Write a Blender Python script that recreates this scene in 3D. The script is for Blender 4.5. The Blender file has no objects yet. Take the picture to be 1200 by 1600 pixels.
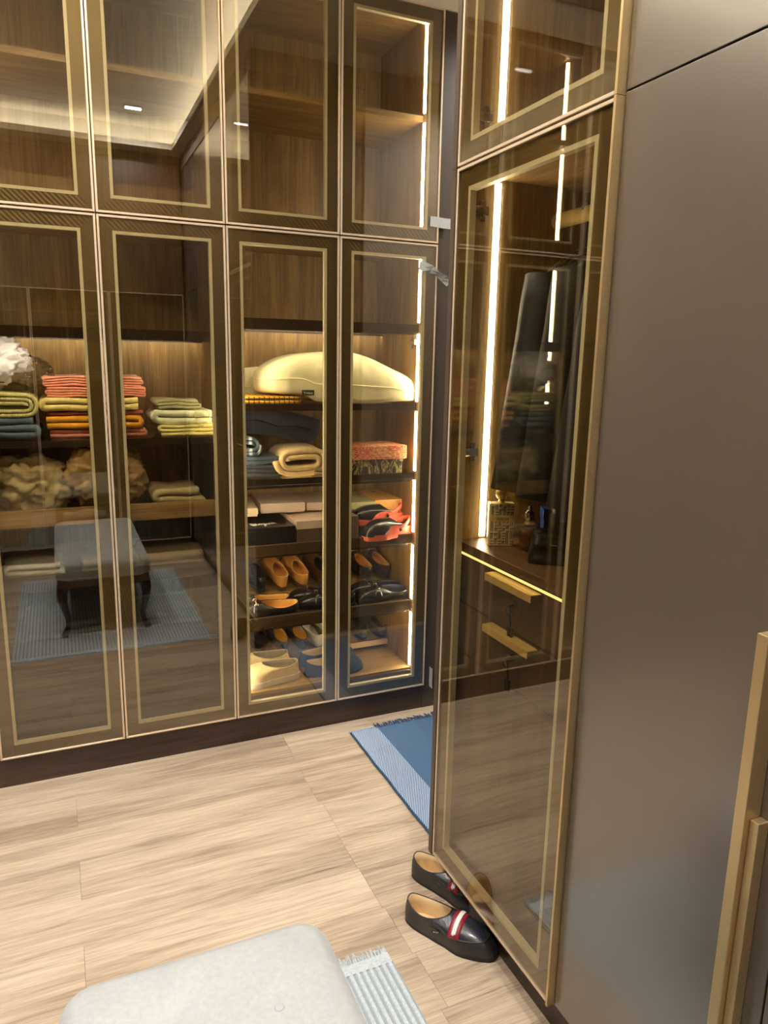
import bpy, math, random
from mathutils import Vector, Matrix, noise
PI = math.pi
random.seed(7); noise.seed_set(5)
scene = bpy.context.scene
COL = scene.collection

# ------------------------------------------------------------------ camera
YF, XR, Z1, Z0 = 2.8065, 0.961, 2.075, 0.12
cam_d = bpy.data.cameras.new('camera'); cam = bpy.data.objects.new('camera', cam_d); COL.objects.link(cam)
cam_d.sensor_fit = 'HORIZONTAL'; cam_d.sensor_width = 36.0; cam_d.lens = 36.0 * 1138.9 / 1200.0
cam_d.clip_start = 0.02
r_ = Vector((0.91402859, -0.40520219, 0.01905061)); u_ = Vector((0.06531208, 0.19335228, 0.97895313)); w_ = Vector((0.40035743, 0.89354691, -0.20319411))
cam.matrix_world = Matrix(((r_.x, u_.x, -w_.x, 0), (r_.y, u_.y, -w_.y, 0), (r_.z, u_.z, -w_.z, 1.6), (0, 0, 0, 1)))
scene.camera = cam
# ------------------------------------------------------------------ world, exposure
world = bpy.data.worlds.new('world'); scene.world = world; world.use_nodes = True
world.node_tree.nodes['Background'].inputs[0].default_value = (1.0, 0.93, 0.82, 1)
world.node_tree.nodes['Background'].inputs[1].default_value = 0.05
vs = scene.view_settings
vs.view_transform = 'Standard'; vs.look = 'None'; vs.gamma = 1.0; vs.use_curve_mapping = False; vs.exposure = 0.0
scene.cycles.max_bounces = 10; scene.cycles.transparent_max_bounces = 24; scene.cycles.glossy_bounces = 6
scene.cycles.caustics_reflective = False; scene.cycles.caustics_refractive = False
# ------------------------------------------------------------------ light levels
P_DOWN = 25.0        # each recessed downlight (W)
E_COVE = 105.0         # cove LED emission
E_LED = 80.0         # cabinet LED emission
E_UNDER = 40.0       # under-shelf LED emission
C_DOWN = (1.0, 0.985, 0.965)

# ================================================================== materials
M = {}
def nodes_of(name):
    m = bpy.data.materials.new(name); m.use_nodes = True
    nt = m.node_tree; b = nt.nodes['Principled BSDF']
    M[name] = m
    return m, nt, b
def rgba(c): return (c[0], c[1], c[2], 1.0)
def srgb(r, g, b):
    f = lambda v: ((v / 255.0 + 0.055) / 1.055) ** 2.4 if v > 10 else v / 255.0 / 12.92
    return (f(r), f(g), f(b))
def link(nt, a, b): nt.links.new(a, b)
def coords(nt, scale=(1, 1, 1), kind='Object', rot=(0, 0, 0)):
    tc = nt.nodes.new('ShaderNodeTexCoord'); mp = nt.nodes.new('ShaderNodeMapping')
    mp.inputs['Scale'].default_value = scale; mp.inputs['Rotation'].default_value = rot
    link(nt, tc.outputs[kind], mp.inputs['Vector']); return mp.outputs['Vector']
def nse(nt, vec, scale, detail=4.0, rough=0.55, dist=0.0):
    n = nt.nodes.new('ShaderNodeTexNoise'); n.inputs['Scale'].default_value = scale; n.inputs['Detail'].default_value = detail
    n.inputs['Roughness'].default_value = rough; n.inputs['Distortion'].default_value = dist
    link(nt, vec, n.inputs['Vector']); return n.outputs['Fac']
def ramp(nt, fac, stops):
    r = nt.nodes.new('ShaderNodeValToRGB'); cr = r.color_ramp
    while len(cr.elements) < len(stops): cr.elements.new(0.5)
    for e, (p, c) in zip(cr.elements, stops): e.position = p; e.color = rgba(c)
    link(nt, fac, r.inputs['Fac']); return r.outputs['Color']
def mixc(nt, fac, a, b, mode='MIX'):
    mx = nt.nodes.new('ShaderNodeMix'); mx.data_type = 'RGBA'; mx.blend_type = mode
    for s, v in ((mx.inputs[0], fac), (mx.inputs[6], a), (mx.inputs[7], b)):
        if isinstance(v, (int, float)): s.default_value = v
        elif isinstance(v, tuple): s.default_value = rgba(v)
        else: link(nt, v, s)
    return mx.outputs[2]
def bump(nt, b, height, strength=0.3, dist=0.002):
    n = nt.nodes.new('ShaderNodeBump'); n.inputs['Strength'].default_value = strength; n.inputs['Distance'].default_value = dist
    link(nt, height, n.inputs['Height']); link(nt, n.outputs['Normal'], b.inputs['Normal'])
def plain(name, c, rough=0.5, metal=0.0, var=0.12, vs_=25.0, bmp=0.0, bs=300.0, sheen=0.0, coat=0.0, spec=None):
    m, nt, b = nodes_of(name)
    v = coords(nt)
    f = nse(nt, v, vs_, 3.0)
    d = tuple(x * (1 - var) for x in c); l = tuple(min(1.0, x * (1 + var)) for x in c)
    link(nt, ramp(nt, f, [(0.3, d), (0.7, l)]), b.inputs['Base Color'])
    b.inputs['Roughness'].default_value = rough; b.inputs['Metallic'].default_value = metal
    if sheen: b.inputs['Sheen Weight'].default_value = sheen
    if coat: b.inputs['Coat Weight'].default_value = coat; b.inputs['Coat Roughness'].default_value = 0.1
    if spec is not None: b.inputs['Specular IOR Level'].default_value = spec
    if bmp: bump(nt, b, nse(nt, v, bs, 2.0), bmp, 0.002)
    return m
def wood(name, dark, mid, light, axis='z', rough=0.45, sc=1.0, grain=1.0, coat=0.0):
    m, nt, b = nodes_of(name)
    a = 1.3; s = 11.0
    scl = {'z': (s, s, a), 'x': (a, s, s), 'y': (s, a, s)}[axis]
    v = coords(nt, tuple(q * sc for q in scl))
    f1 = nse(nt, v, 1.0, 6.0, 0.62, 1.4)
    scl2 = {'z': (150, 150, 4), 'x': (4, 150, 150), 'y': (150, 4, 150)}[axis]
    f2 = nse(nt, coords(nt, scl2), 1.0, 3.0, 0.7)
    c1 = ramp(nt, f1, [(0.28, dark), (0.48, mid), (0.6, light), (0.74, mid)])
    c2 = mixc(nt, 0.32 * grain, c1, ramp(nt, f2, [(0.35, tuple(x * 0.35 for x in dark)), (0.65, light)]), 'MIX')
    link(nt, c2, b.inputs['Base Color'])
    b.inputs['Roughness'].default_value = rough
    if coat: b.inputs['Coat Weight'].default_value = coat; b.inputs['Coat Roughness'].default_value = 0.12
    bump(nt, b, f2, 0.12, 0.001)
    return m
def emis(name, c, strength):
    m, nt, b = nodes_of(name)
    e = nt.nodes.new('ShaderNodeEmission'); e.inputs['Color'].default_value = rgba(c); e.inputs['Strength'].default_value = strength
    link(nt, e.outputs[0], nt.nodes['Material Output'].inputs['Surface']); return m
def glassmat(name, tint, f0, rough=0.0):
    m, nt, b = nodes_of(name); nt.nodes.remove(b)
    lw = nt.nodes.new('ShaderNodeLayerWeight'); lw.inputs['Blend'].default_value = 0.5
    pw = nt.nodes.new('ShaderNodeMath'); pw.operation = 'POWER'; pw.inputs[1].default_value = 5.0
    link(nt, lw.outputs['Facing'], pw.inputs[0])
    ml = nt.nodes.new('ShaderNodeMath'); ml.operation = 'MULTIPLY_ADD'; ml.inputs[1].default_value = 1 - f0; ml.inputs[2].default_value = f0
    link(nt, pw.outputs[0], ml.inputs[0])
    tr = nt.nodes.new('ShaderNodeBsdfTransparent'); tr.inputs[0].default_value = rgba(tint)
    gl = nt.nodes.new('ShaderNodeBsdfGlossy'); gl.inputs['Color'].default_value = (1, 1, 1, 1); gl.inputs['Roughness'].default_value = rough
    mx = nt.nodes.new('ShaderNodeMixShader')
    link(nt, ml.outputs[0], mx.inputs[0]); link(nt, tr.outputs[0], mx.inputs[1]); link(nt, gl.outputs[0], mx.inputs[2])
    link(nt, mx.outputs[0], nt.nodes['Material Output'].inputs['Surface']); return m

wood('walnut', srgb(104, 79, 42), srgb(147, 116, 66), srgb(174, 141, 86), 'z', 0.5)
wood('walnut_flat', srgb(106, 79, 42), srgb(150, 117, 66), srgb(178, 143, 87), 'x', 0.42)
wood('plinth_wood', srgb(40, 26, 20), srgb(58, 40, 32), srgb(76, 56, 46), 'x', 0.38, grain=1.4)
wood('counter_wood', srgb(70, 50, 32), srgb(96, 70, 45), srgb(112, 84, 56), 'x', 0.35)
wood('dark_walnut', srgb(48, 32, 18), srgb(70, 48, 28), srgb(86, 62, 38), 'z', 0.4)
wood('leg_wood', srgb(22, 12, 8), srgb(34, 20, 14), srgb(48, 28, 18), 'z', 0.25, coat=0.5)
plain('tray_front', srgb(82, 64, 40), 0.35, 0.35, 0.08)
plain('smoked', srgb(52, 40, 27), 0.07, 0.0, 0.05, spec=0.8)
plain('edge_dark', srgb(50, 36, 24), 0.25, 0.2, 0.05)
plain('gold', srgb(228, 204, 172), 0.32, 0.45, 0.04)
plain('gold_bright', srgb(240, 205, 120), 0.28, 0.5, 0.04)
plain('champagne', srgb(205, 178, 130), 0.38, 0.75, 0.04)
plain('bead', srgb(226, 216, 182), 0.45, 0.25, 0.04)
plain('chrome', srgb(200, 200, 200), 0.12, 1.0, 0.02)
plain('black_metal', srgb(30, 28, 26), 0.3, 0.8, 0.05)
plain('frame_side', srgb(84, 70, 58), 0.4, 0.2, 0.05)
plain('filler', srgb(74, 62, 51), 0.42, 0.1, 0.05)
def bronze(name, hatch):
    m, nt, b = nodes_of(name)
    v = coords(nt)
    f = nse(nt, coords(nt, (2, 2, 400) if not hatch else (400, 2, 2)), 1.0, 2.0)
    link(nt, ramp(nt, f, [(0.3, srgb(104, 86, 52)), (0.7, srgb(124, 106, 66))]), b.inputs['Base Color'])
    b.inputs['Metallic'].default_value = 0.7; b.inputs['Roughness'].default_value = 0.42
    if hatch:
        wv = nt.nodes.new('ShaderNodeTexWave'); wv.wave_type = 'BANDS'; wv.bands_direction = 'DIAGONAL'
        wv.inputs['Scale'].default_value = 34.0; wv.inputs['Distortion'].default_value = 0.4
        link(nt, v, wv.inputs['Vector']); bump(nt, b, wv.outputs['Fac'], 0.5, 0.0015)
    else:
        bump(nt, b, f, 0.08, 0.0005)
bronze('bronze', False); bronze('bronze_hatch', True)
glassmat('door_glass', (0.88, 0.845, 0.76), 0.09)
glassmat('smoked_glass', (0.74, 0.69, 0.60), 0.07)
glassmat('clear_glass', (0.95, 0.95, 0.92), 0.04)
glassmat('amber_glass', (0.88, 0.74, 0.50), 0.06)
glassmat('plastic_film', (0.90, 0.89, 0.86), 0.06, 0.12)
m_, nt_, b_ = nodes_of('bronze_mirror')
b_.inputs['Base Color'].default_value = rgba(srgb(176, 166, 150)); b_.inputs['Metallic'].default_value = 1.0; b_.inputs['Roughness'].default_value = 0.02
plain('matte_panel', srgb(90, 78, 67), 0.34, 0.0, 0.03, 3.0, coat=1.0)
M['matte_panel'].node_tree.nodes['Principled BSDF'].inputs['Coat IOR'].default_value = 1.8
M['matte_panel'].node_tree.nodes['Principled BSDF'].inputs['Coat Roughness'].default_value = 0.22
plain('ceiling_paint', srgb(232, 224, 204), 0.8, 0, 0.02)
plain('wall_paint', srgb(196, 184, 166), 0.8, 0, 0.03)
plain('crown', srgb(110, 98, 84), 0.6, 0, 0.03)
emis('led', (1.0, 0.91, 0.74), E_LED); emis('led_under', (1.0, 0.91, 0.74), E_UNDER); emis('cove', (1.0, 0.955, 0.87), E_COVE); emis('led_soft', (1.0, 0.89, 0.68), 42.0)
emis('led_front', (1.0, 0.91, 0.74), 75.0); emis('led_added_low', (1.0, 0.91, 0.74), 40.0); emis('led_gold', (1.0, 0.72, 0.25), 2.2); emis('lamp_face', (0.95, 0.97, 1.0), 14.0)
# floor planks
def floor_mat(name, seed):
    m, nt, b = nodes_of(name)
    def pos(scale, off):
        g = nt.nodes.new('ShaderNodeNewGeometry'); mp = nt.nodes.new('ShaderNodeMapping')
        mp.inputs['Scale'].default_value = scale; mp.inputs['Location'].default_value = off
        link(nt, g.outputs['Position'], mp.inputs['Vector']); return mp.outputs['Vector']
    o = seed * 0.9
    big = nse(nt, pos((.7, 7.4, 1), (o, o * .3, 0)), 1.0, 5.0, 0.55, 0.5)
    mid = nse(nt, pos((1.6, 24.0, 1), (o * 2, 0, 0)), 1.0, 4.0, 0.6, 0.8)
    fine = nse(nt, pos((7.0, 190.0, 1), (0, o, 0)), 1.0, 4.0, 0.65, 0.6)
    wv = nt.nodes.new('ShaderNodeTexWave'); wv.wave_type = 'RINGS'; wv.rings_direction = 'SPHERICAL'
    wv.inputs['Scale'].default_value = 1.6; wv.inputs['Distortion'].default_value = 12.0; wv.inputs['Detail'].default_value = 3.0; wv.inputs['Detail Scale'].default_value = 1.1
    link(nt, pos((1.3, 7.0, 1), (o * 1.7, o, 0)), wv.inputs['Vector'])
    c = ramp(nt, big, [(0.32, srgb(128, 106, 90)), (0.43, srgb(170, 146, 124)), (0.52, srgb(210, 187, 161)), (0.66, srgb(228, 208, 182)), (0.85, srgb(196, 171, 146))])
    c = mixc(nt, 0.36, c, ramp(nt, mid, [(0.35, srgb(132, 106, 84)), (0.62, srgb(228, 208, 176))]))
    c = mixc(nt, 0.27, c, ramp(nt, fine, [(0.35, srgb(116, 92, 72)), (0.62, srgb(230, 210, 180))]))
    c = mixc(nt, 0.09, c, ramp(nt, wv.outputs['Fac'], [(0.05, srgb(100, 78, 60)), (0.4, srgb(228, 206, 174))]))
    link(nt, c, b.inputs['Base Color'])
    b.inputs['Roughness'].default_value = 0.40
    bump(nt, b, fine, 0.10, 0.001)
for k in range(4): floor_mat('floor_%d' % k, k + 1)

# ================================================================== mesh helpers
class MB:
    def __init__(s): s.v = []; s.f = []
    def add(s, vs, fs):
        o = len(s.v); s.v += [tuple(p) for p in vs]; s.f += [tuple(i + o for i in f) for f in fs]; return s
    def box(s, x0, x1, y0, y1, z0, z1):
        return s.add([(x0, y0, z0), (x1, y0, z0), (x1, y1, z0), (x0, y1, z0), (x0, y0, z1), (x1, y0, z1), (x1, y1, z1), (x0, y1, z1)],
                     [(0, 3, 2, 1), (4, 5, 6, 7), (0, 1, 5, 4), (1, 2, 6, 5), (2, 3, 7, 6), (3, 0, 4, 7)])
    def prism_y(s, poly, y0, y1):                      # polygon in xz, extruded along y
        n = len(poly)
        vs = [(x, y0, z) for x, z in poly] + [(x, y1, z) for x, z in poly]
        fs = [tuple(range(n)), tuple(range(2 * n - 1, n - 1, -1))] + [(i, i + n, (i + 1) % n + n, (i + 1) % n) for i in range(n)]
        return s.add(vs, fs)
    def prism_z(s, poly, z0, z1):
        n = len(poly)
        vs = [(x, y, z0) for x, y in poly] + [(x, y, z1) for x, y in poly]
        fs = [tuple(range(n - 1, -1, -1)), tuple(range(n, 2 * n))] + [(i, (i + 1) % n, (i + 1) % n + n, i + n) for i in range(n)]
        return s.add(vs, fs)
    def loft(s, rings, cap0=True, cap1=True, closed=True):
        n = len(rings[0]); vs = [p for r in rings for p in r]; fs = []
        for k in range(len(rings) - 1):
            for i in range(n if closed else n - 1):
                j = (i + 1) % n
                fs.append((k * n + i, k * n + j, (k + 1) * n + j, (k + 1) * n + i))
        if cap0: fs.append(tuple(range(n - 1, -1, -1)))
        if cap1: fs.append(tuple(range((len(rings) - 1) * n, len(rings) * n)))
        return s.add(vs, fs)
    def tube(s, path, r, n=8, closed=False, flat=1.0):
        P = [Vector(p) for p in path]; rings = []; up0 = None
        for i, p in enumerate(P):
            if closed: t = P[(i + 1) % len(P)] - P[i - 1]
            else: t = P[min(i + 1, len(P) - 1)] - P[max(i - 1, 0)]
            if t.length < 1e-9: t = Vector((0, 0, 1))
            t.normalize()
            if up0 is None: up0 = Vector((0, 0, 1)) if abs(t.z) < 0.9 else Vector((1, 0, 0))
            a = t.cross(up0)
            if a.length < 1e-4: a = t.orthogonal()
            a.normalize(); b = a.cross(t).normalized(); up0 = b
            rr = r[i] if isinstance(r, (list, tuple)) else r
            rings.append([p + a * rr * math.cos(2 * PI * k / n) + b * rr * flat * math.sin(2 * PI * k / n) for k in range(n)])
        if closed: rings.append(rings[0]); return s.loft(rings, False, False)
        return s.loft(rings)
    def lathe(s, prof, n=24, cx=0, cy=0, sx=1.0, sy=1.0):
        rings = [[(cx + r * sx * math.cos(2 * PI * k / n), cy + r * sy * math.sin(2 * PI * k / n), z) for k in range(n)] for r, z in prof]
        return s.loft(rings)
    def grid(s, rows):
        m = len(rows[0]); vs = [p for r in rows for p in r]; fs = []
        for i in range(len(rows) - 1):
            for j in range(m - 1): fs.append((i * m + j, i * m + j + 1, (i + 1) * m + j + 1, (i + 1) * m + j))
        return s.add(vs, fs)
    def move(s, f): s.v = [tuple(f(Vector(p))) for p in s.v]; return s
    def mesh(s, name):
        me = bpy.data.meshes.new(name); me.from_pydata(s.v, [], s.f); me.validate(); me.update()
        import bmesh
        bm = bmesh.new(); bm.from_mesh(me); bmesh.ops.recalc_face_normals(bm, faces=bm.faces); bm.to_mesh(me); bm.free()
        return me
    def build(s, name, mat, parent=None, smooth=False, bevel=0.0, seg=2, sub=0):
        me = s.mesh(name); me.materials.append(M[mat])
        if smooth:
            for p in me.polygons: p.use_smooth = True
        o = bpy.data.objects.new(name, me); COL.objects.link(o); o.parent = parent
        if bevel:
            b = o.modifiers.new('bevel', 'BEVEL'); b.width = bevel; b.segments = seg; b.limit_method = 'ANGLE'; b.angle_limit = 0.6
        if sub:
            q = o.modifiers.new('sub', 'SUBSURF'); q.levels = sub; q.render_levels = sub
        return o
def thing(name, label, cat, loc=(0, 0, 0), rz=0.0, group=None, rx=0.0, ry=0.0):
    o = bpy.data.objects.new(name, None); COL.objects.link(o); o.empty_display_size = 0.05
    o.location = loc; o.rotation_euler = (rx, ry, rz); o['label'] = label; o['category'] = cat
    if group: o['group'] = group
    return o
def tag(o, label, cat, group=None):
    o['label'] = label; o['category'] = cat
    if group: o['group'] = group
    return o
def struct(o, label=None):
    o['kind'] = 'structure'
    if label: o['label'] = label
    return o
def bx(name, mat, parent, x0, x1, y0, y1, z0, z1, bevel=0.0):
    return MB().box(x0, x1, y0, y1, z0, z1).build(name, mat, parent, bevel=bevel)
def wob(p, s, a, seed=0.0):
    q = Vector(p) * s + Vector((seed, seed * 1.7, -seed))
    return Vector(p) + noise.noise_vector(q) * a

# ================================================================== the room
YB = -0.45; XL = -1.25; ZC = 3.08
fl = bpy.data.objects.new('floor', None); COL.objects.link(fl); struct(fl, 'light brown oak effect plank floor')
bx('underlay', 'plinth_wood', fl, XL - .1, 2.7, -1.1, 3.5, -0.03, -0.0035)
pw = 0.188
rows_y = [2.846 - pw * k for k in range(-3, 19)]
for k, yt in enumerate(rows_y):
    y0, y1 = yt - pw, yt
    joints = [XL - .1, -0.42 if k % 2 else -0.03, 0.79 + (0.008 if k % 3 == 0 else -0.004 * (k % 2)), 1.62 if k % 2 else 1.95, 2.7]
    if k == 10: joints[2] = 0.806
    for a, b in zip(joints[:-1], joints[1:]):
        g = 0.0003
        o = MB().box(a + g, b - g, y0 + g * .6, y1 - g * .6, -0.0035, 0.0).build('plank', 'floor_%d' % random.randint(0, 3), fl, bevel=0.0005, seg=1)
        me = o.data; c = Vector(((a + b) / 2, (y0 + y1) / 2, 0)); me.transform(Matrix.Translation(-c)); o.location = c
ceil = MB()
tx0, tx1, ty0, ty1 = -1.10, 0.89, -0.29, 2.62            # tray opening
ceil.box(XL - .1, tx0, -1.1, 3.5, ZC, ZC + .04); ceil.box(tx1, 2.7, -1.1, 3.5, ZC, ZC + .04)
ceil.box(tx0, tx1, -1.1, ty0, ZC, ZC + .04); ceil.box(tx0, tx1, ty1, 3.5, ZC, ZC + .04)
ceil = struct(ceil.build('ceiling', 'ceiling_paint'), 'cream ceiling border around the lit tray')
ceil2 = MB(); e = 0.11
ceil2.box(tx0 - e, tx1 + e, ty0 - e, ty1 + e, ZC + .16, ZC + .20)
for a in ((tx0 - e - .02, tx0 - e, ty0 - e, ty1 + e), (tx1 + e, tx1 + e + .02, ty0 - e, ty1 + e), (tx0 - e, tx1 + e, ty0 - e - .02, ty0 - e), (tx0 - e, tx1 + e, ty1 + e, ty1 + e + .02)):
    ceil2.box(*a, ZC + .04, ZC + .20)
ceil2.build('tray', 'ceiling_paint', ceil)
for a in ((tx0 - .075, tx0 - .055, ty0 - .07, ty1 + .07), (tx1 + .055, tx1 + .075, ty0 - .07, ty1 + .07), (tx0 - .05, tx1 + .05, ty0 - .075, ty0 - .055), (tx0 - .05, tx1 + .05, ty1 + .055, ty1 + .075)):
    MB().box(*a, ZC + .041, ZC + .05).build('cove_led', 'cove', ceil)
def wall(n, *b): return struct(MB().box(*b).build(n, 'dark_walnut' if n == 'wall_left' else 'wall_paint'))
wall('wall_left', XL - .1, XL, -1.1, 3.5, 0, ZC)
wall('wall_front', XL, 2.7, 3.34, 3.44, 0, ZC)
wall('wall_back', XL, 2.7, -1.1, -1.02, 0, ZC)
wall('wall_right', 2.6, 2.7, -1.02, 3.34, 0, ZC)
wall('wall_passage', 1.58, 2.6, 1.66, 1.756, 0, ZC)
# bulkheads above the cabinet runs
struct(MB().box(XL, 2.6, YF + .012, 3.34, 2.945, ZC).build('trim_1', 'ceiling_paint'), 'cream bulkhead above the front cabinets')
struct(MB().box(XR + .012, 1.58, -1.02, 1.756, 2.985, ZC).build('trim_2', 'crown'), 'taupe bulkhead above the right wardrobes')
struct(MB().box(XL, XR, -1.02, YB - .012, 3.035, ZC).build('trim_3', 'crown'), 'taupe bulkhead behind the camera')
struct(MB().box(1.4806, 2.6, YF + .02, 3.34, 0.0, 2.945).build('wall_passage_panel', 'filler'), 'dark taupe panel closing the cabinet run')
def downlight(x, y, z, i, power):
    t = thing('downlight', ['small recessed linear downlight in the ceiling tray above the bench', 'recessed linear downlight in the ceiling tray near the glass cabinets', 'recessed linear downlight at the left of the ceiling tray', 'recessed linear downlight at the left near the cabinets', 'recessed linear downlight over the blue rug'][i], 'downlight', (x, y, z), 0, 'recessed downlights')
    MB().box(-.065, .065, -.026, .026, -.004, 0).add(*(lambda m: (m.v, m.f))(MB().box(-.06, .06, -.021, .021, -.0045, -.004))).build('bezel', 'black_metal', t)
    bx('lens', 'lamp_face', t, -.052, .052, -.014, .014, -.0065, -.0045)
    l = bpy.data.lights.new('lamp', 'AREA'); l.shape = 'RECTANGLE'; l.size = .10; l.size_y = .03; l.energy = power; l.color = C_DOWN
    l.spread = math.radians(150)
    o = bpy.data.objects.new('lamp', l); COL.objects.link(o); o.parent = t; o.location = (0, 0, -.012)
downlight(.597, .03, ZC + .16, 0, P_DOWN); downlight(.10, 1.75, ZC + .16, 1, P_DOWN)
downlight(-.62, .45, ZC + .16, 2, P_DOWN); downlight(-.62, 1.75, ZC + .16, 3, P_DOWN); downlight(2.1, 2.25, ZC, 4, P_DOWN * .8)

# ================================================================== cabinet parts
def glass_door(par, x0, x1, z0, z1, hatch=True, gap=.0018):
    x0 += gap; x1 -= gap; z0 += gap; z1 -= gap
    t, fw, bw = .0075, .042, .0105
    d = MB()
    for b in ((x0, x0 + t, z0, z1), (x1 - t, x1, z0, z1), (x0 + t, x1 - t, z0, z0 + t), (x0 + t, x1 - t, z1 - t, z1)):
        d.box(b[0], b[1], 0, .022, b[2], b[3])
    d = d.build('door', 'gold', par, bevel=.001, seg=1)
    a0, a1, c0, c1 = x0 + t, x1 - t, z0 + t, z1 - t
    i0, i1, k0, k1 = a0 + fw, a1 - fw, c0 + fw, c1 - fw
    for k, poly in enumerate((((a0, c0), (i0, k0), (i0, k1), (a0, c1)), ((a1, c0), (a1, c1), (i1, k1), (i1, k0)),
                              ((a0, c0), (a1, c0), (i1, k0), (i0, k0)), ((a0, c1), (i0, k1), (i1, k1), (a1, c1)))):
        MB().prism_y(poly, .0075, .020).build('frame_rail', 'bronze' if k < 2 or not hatch else 'bronze_hatch', d)
    b = MB()
    for q in ((i0, i0 + bw, k0, k1), (i1 - bw, i1, k0, k1), (i0 + bw, i1 - bw, k0, k0 + bw), (i0 + bw, i1 - bw, k1 - bw, k1)):
        b.box(q[0], q[1], .0065, .024, q[2], q[3])
    b.build('bead', 'bead', d)
    bx('glass_pane', 'door_glass', d, a0, a1, .002, .006, c0, c1)
    return d
def carcass(par, w, z0, z1, depth=.50, ws=.018, y0=.024, back='walnut', side='walnut', top=True, wr=.018):
    bx('side_panel', side, par, 0.001, ws, y0, depth, z0, z1); bx('side_panel', side, par, w - wr, w - .001, y0, depth, z0, z1)
    bx('back_panel', back, par, ws, w - wr, depth - .008, depth, z0, z1)
    bx('bottom_panel', 'walnut_flat', par, ws, w - wr, y0, depth - .008, z0, z0 + ws)
    if top: bx('top_panel', 'walnut_flat', par, ws, w - wr, y0, depth - .008, z1 - ws, z1)
def led_v(par, x, y, z0, z1, side, mat='led'):                     # vertical strip let into a side panel
    h = bx('led_channel', 'champagne', par, x - .0012 * side if side > 0 else x, x if side > 0 else x + .0012, y - .011, y + .011, z0, z1)
    s = MB().box(min(x, x - .004 * side), max(x, x - .004 * side), y - .008, y + .008, z0 + .004, z1 - .004).build('led_strip', mat, par)
def led_back(par, x0, x1, z):                            # strip behind a valance under a shelf, washing the back panel
    c = bx('led_channel', 'edge_dark', par, x0, x1, .428, .4345, z - .0095, z - .0005)
    bx('led_strip', 'led_under', c, x0 + .005, x1 - .005, .4348, .4390, z - .0055, z - .001)
def led_front(par, x0, x1, z, y=.05, mat='led_front'):          # strip tucked behind the lip of a shelf's front edge
    c = bx('led_lip', 'edge_dark', par, x0, x1, y, y + .005, z - .012, z - .0005)
    bx('led_strip', mat, c, x0 + .005, x1 - .005, y + .0055, y + .0095, z - .0065, z - .001)
def hinge(par, x, y, z, s):
    o = MB().box(x, x + s * .011, y, y + .052, z - .011, z + .011).box(x, x + s * .006, y + .03, y + .045, z - .026, z + .026).build('hinge', 'chrome', par, bevel=.002)
    MB().box(x + s * .011, x + s * .02, y - .008, y + .02, z - .007, z + .007).build('hinge_arm', 'chrome', o, bevel=.002)

XA, XB_, XC, XD = .1617, .6029, 1.0478, 1.4806
XL1 = XA - (XB_ - XA)                                    # left edge of the leftmost door in view
DEP = .505
# ---------------- front run plinth
o = MB().box(XL, XC - .35, YF + .022, YF + .05, 0, Z0 - .002).build('baseboard_front', 'plinth_wood'); struct(o, 'dark wood plinth under the glass cabinets')
o = MB().box(XC - .3495, 1.66, YF + .022, YF + .05, 0, Z0 - .002).build('baseboard_front', 'plinth_wood'); struct(o, 'dark wood plinth under the shoe cabinet')

# ---------------- cabinet with shoes, pillow and boxes (doors three and four)
W = XD - XB_
shoe = thing('display_cabinet', 'tall bronze glass cabinet with pillow, boxes and shoes lit by white strip', 'cabinet', (XB_, YF, 0))
WS = W - .038                                             # clear width: the right side panel is thick
carcass(shoe, W, Z0, Z1 - .002, DEP, wr=.056)
glass_door(shoe, 0, XC - XB_, Z0, Z1 - .002); glass_door(shoe, XC - XB_, W, Z0, Z1 - .002)
def shelf(par, w, z0, z1, mat='smoked', y0=.05, depth=DEP, edge='edge_dark'):
    s = bx('shelf', mat, par, .0185, w - .0185, y0 + .004, depth - .009, z0, z1)
    bx('shelf_edge', edge, s, .0185, w - .0185, y0, y0 + .004, z0 - .001, z1 + .0005)
    return s
ZS = dict(a=(1.722, 1.752), b=(1.395, 1.421), c=(1.094, 1.119))
for k in 'abc': shelf(shoe, WS, *ZS[k], mat='smoked' if k == 'a' else 'smoked_glass')
def tray(par, w, zf0, zf1, zfloor):
    t = bx('pull_out_tray', 'walnut_flat', par, .03, w - .03, .068, DEP - .03, zfloor - .012, zfloor)
    bx('tray_front', 'tray_front', t, .028, w - .022, .05, .068, zf0, zf1, bevel=.0015)
    for s in (.022, w - .03): bx('tray_side', 'tray_front', t, s, s + .008, .069, DEP - .03, zf0, zf1 - .005)
    return t
tray(shoe, WS, .798, .843, .822)
te = tray(shoe, WS, .480, .530, .500)
def rack(par, x0, x1, ya, za, yb, zb):
    r = MB().add([(x0, ya, za), (x1, ya, za), (x1, yb, zb), (x0, yb, zb), (x0, ya, za - .010), (x1, ya, za - .010), (x1, yb, zb - .010), (x0, yb, zb - .010)],
                 [(0, 1, 2, 3), (7, 6, 5, 4), (0, 4, 5, 1), (1, 5, 6, 2), (2, 6, 7, 3), (3, 7, 4, 0)]).build('sloped_rack', 'walnut_flat', par)
    bx('rack_lip', 'champagne', r, x0, x1, ya - .005, ya - .0005, za - .012, za + .016)
rack(shoe, .031, WS - .031, .255, .545, .47, .615)
rack(shoe, .019, WS - .019, .305, .235, .49, .300)
bx('kick_front', 'tray_front', shoe, .02, WS - .02, .025, .04, Z0 + .0185, Z0 + .078)
bx('shoe_floor', 'walnut_flat', shoe, .0185, WS - .0185, .0405, DEP - .009, Z0 + .0185, .205)
zl = [.206, .796] ; segs = [(.210, .476), (.534, .794), (.848, 1.090), (1.124, 1.391), (1.426, 1.718), (1.757, 2.045)]
for a, b in segs:
    led_v(shoe, WS - .0182, .046, a, b, 1)
    led_v(shoe, .0182, .040, a, b, -1)
led_back(shoe, .0186, WS - .0186, ZS['a'][0])
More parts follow.
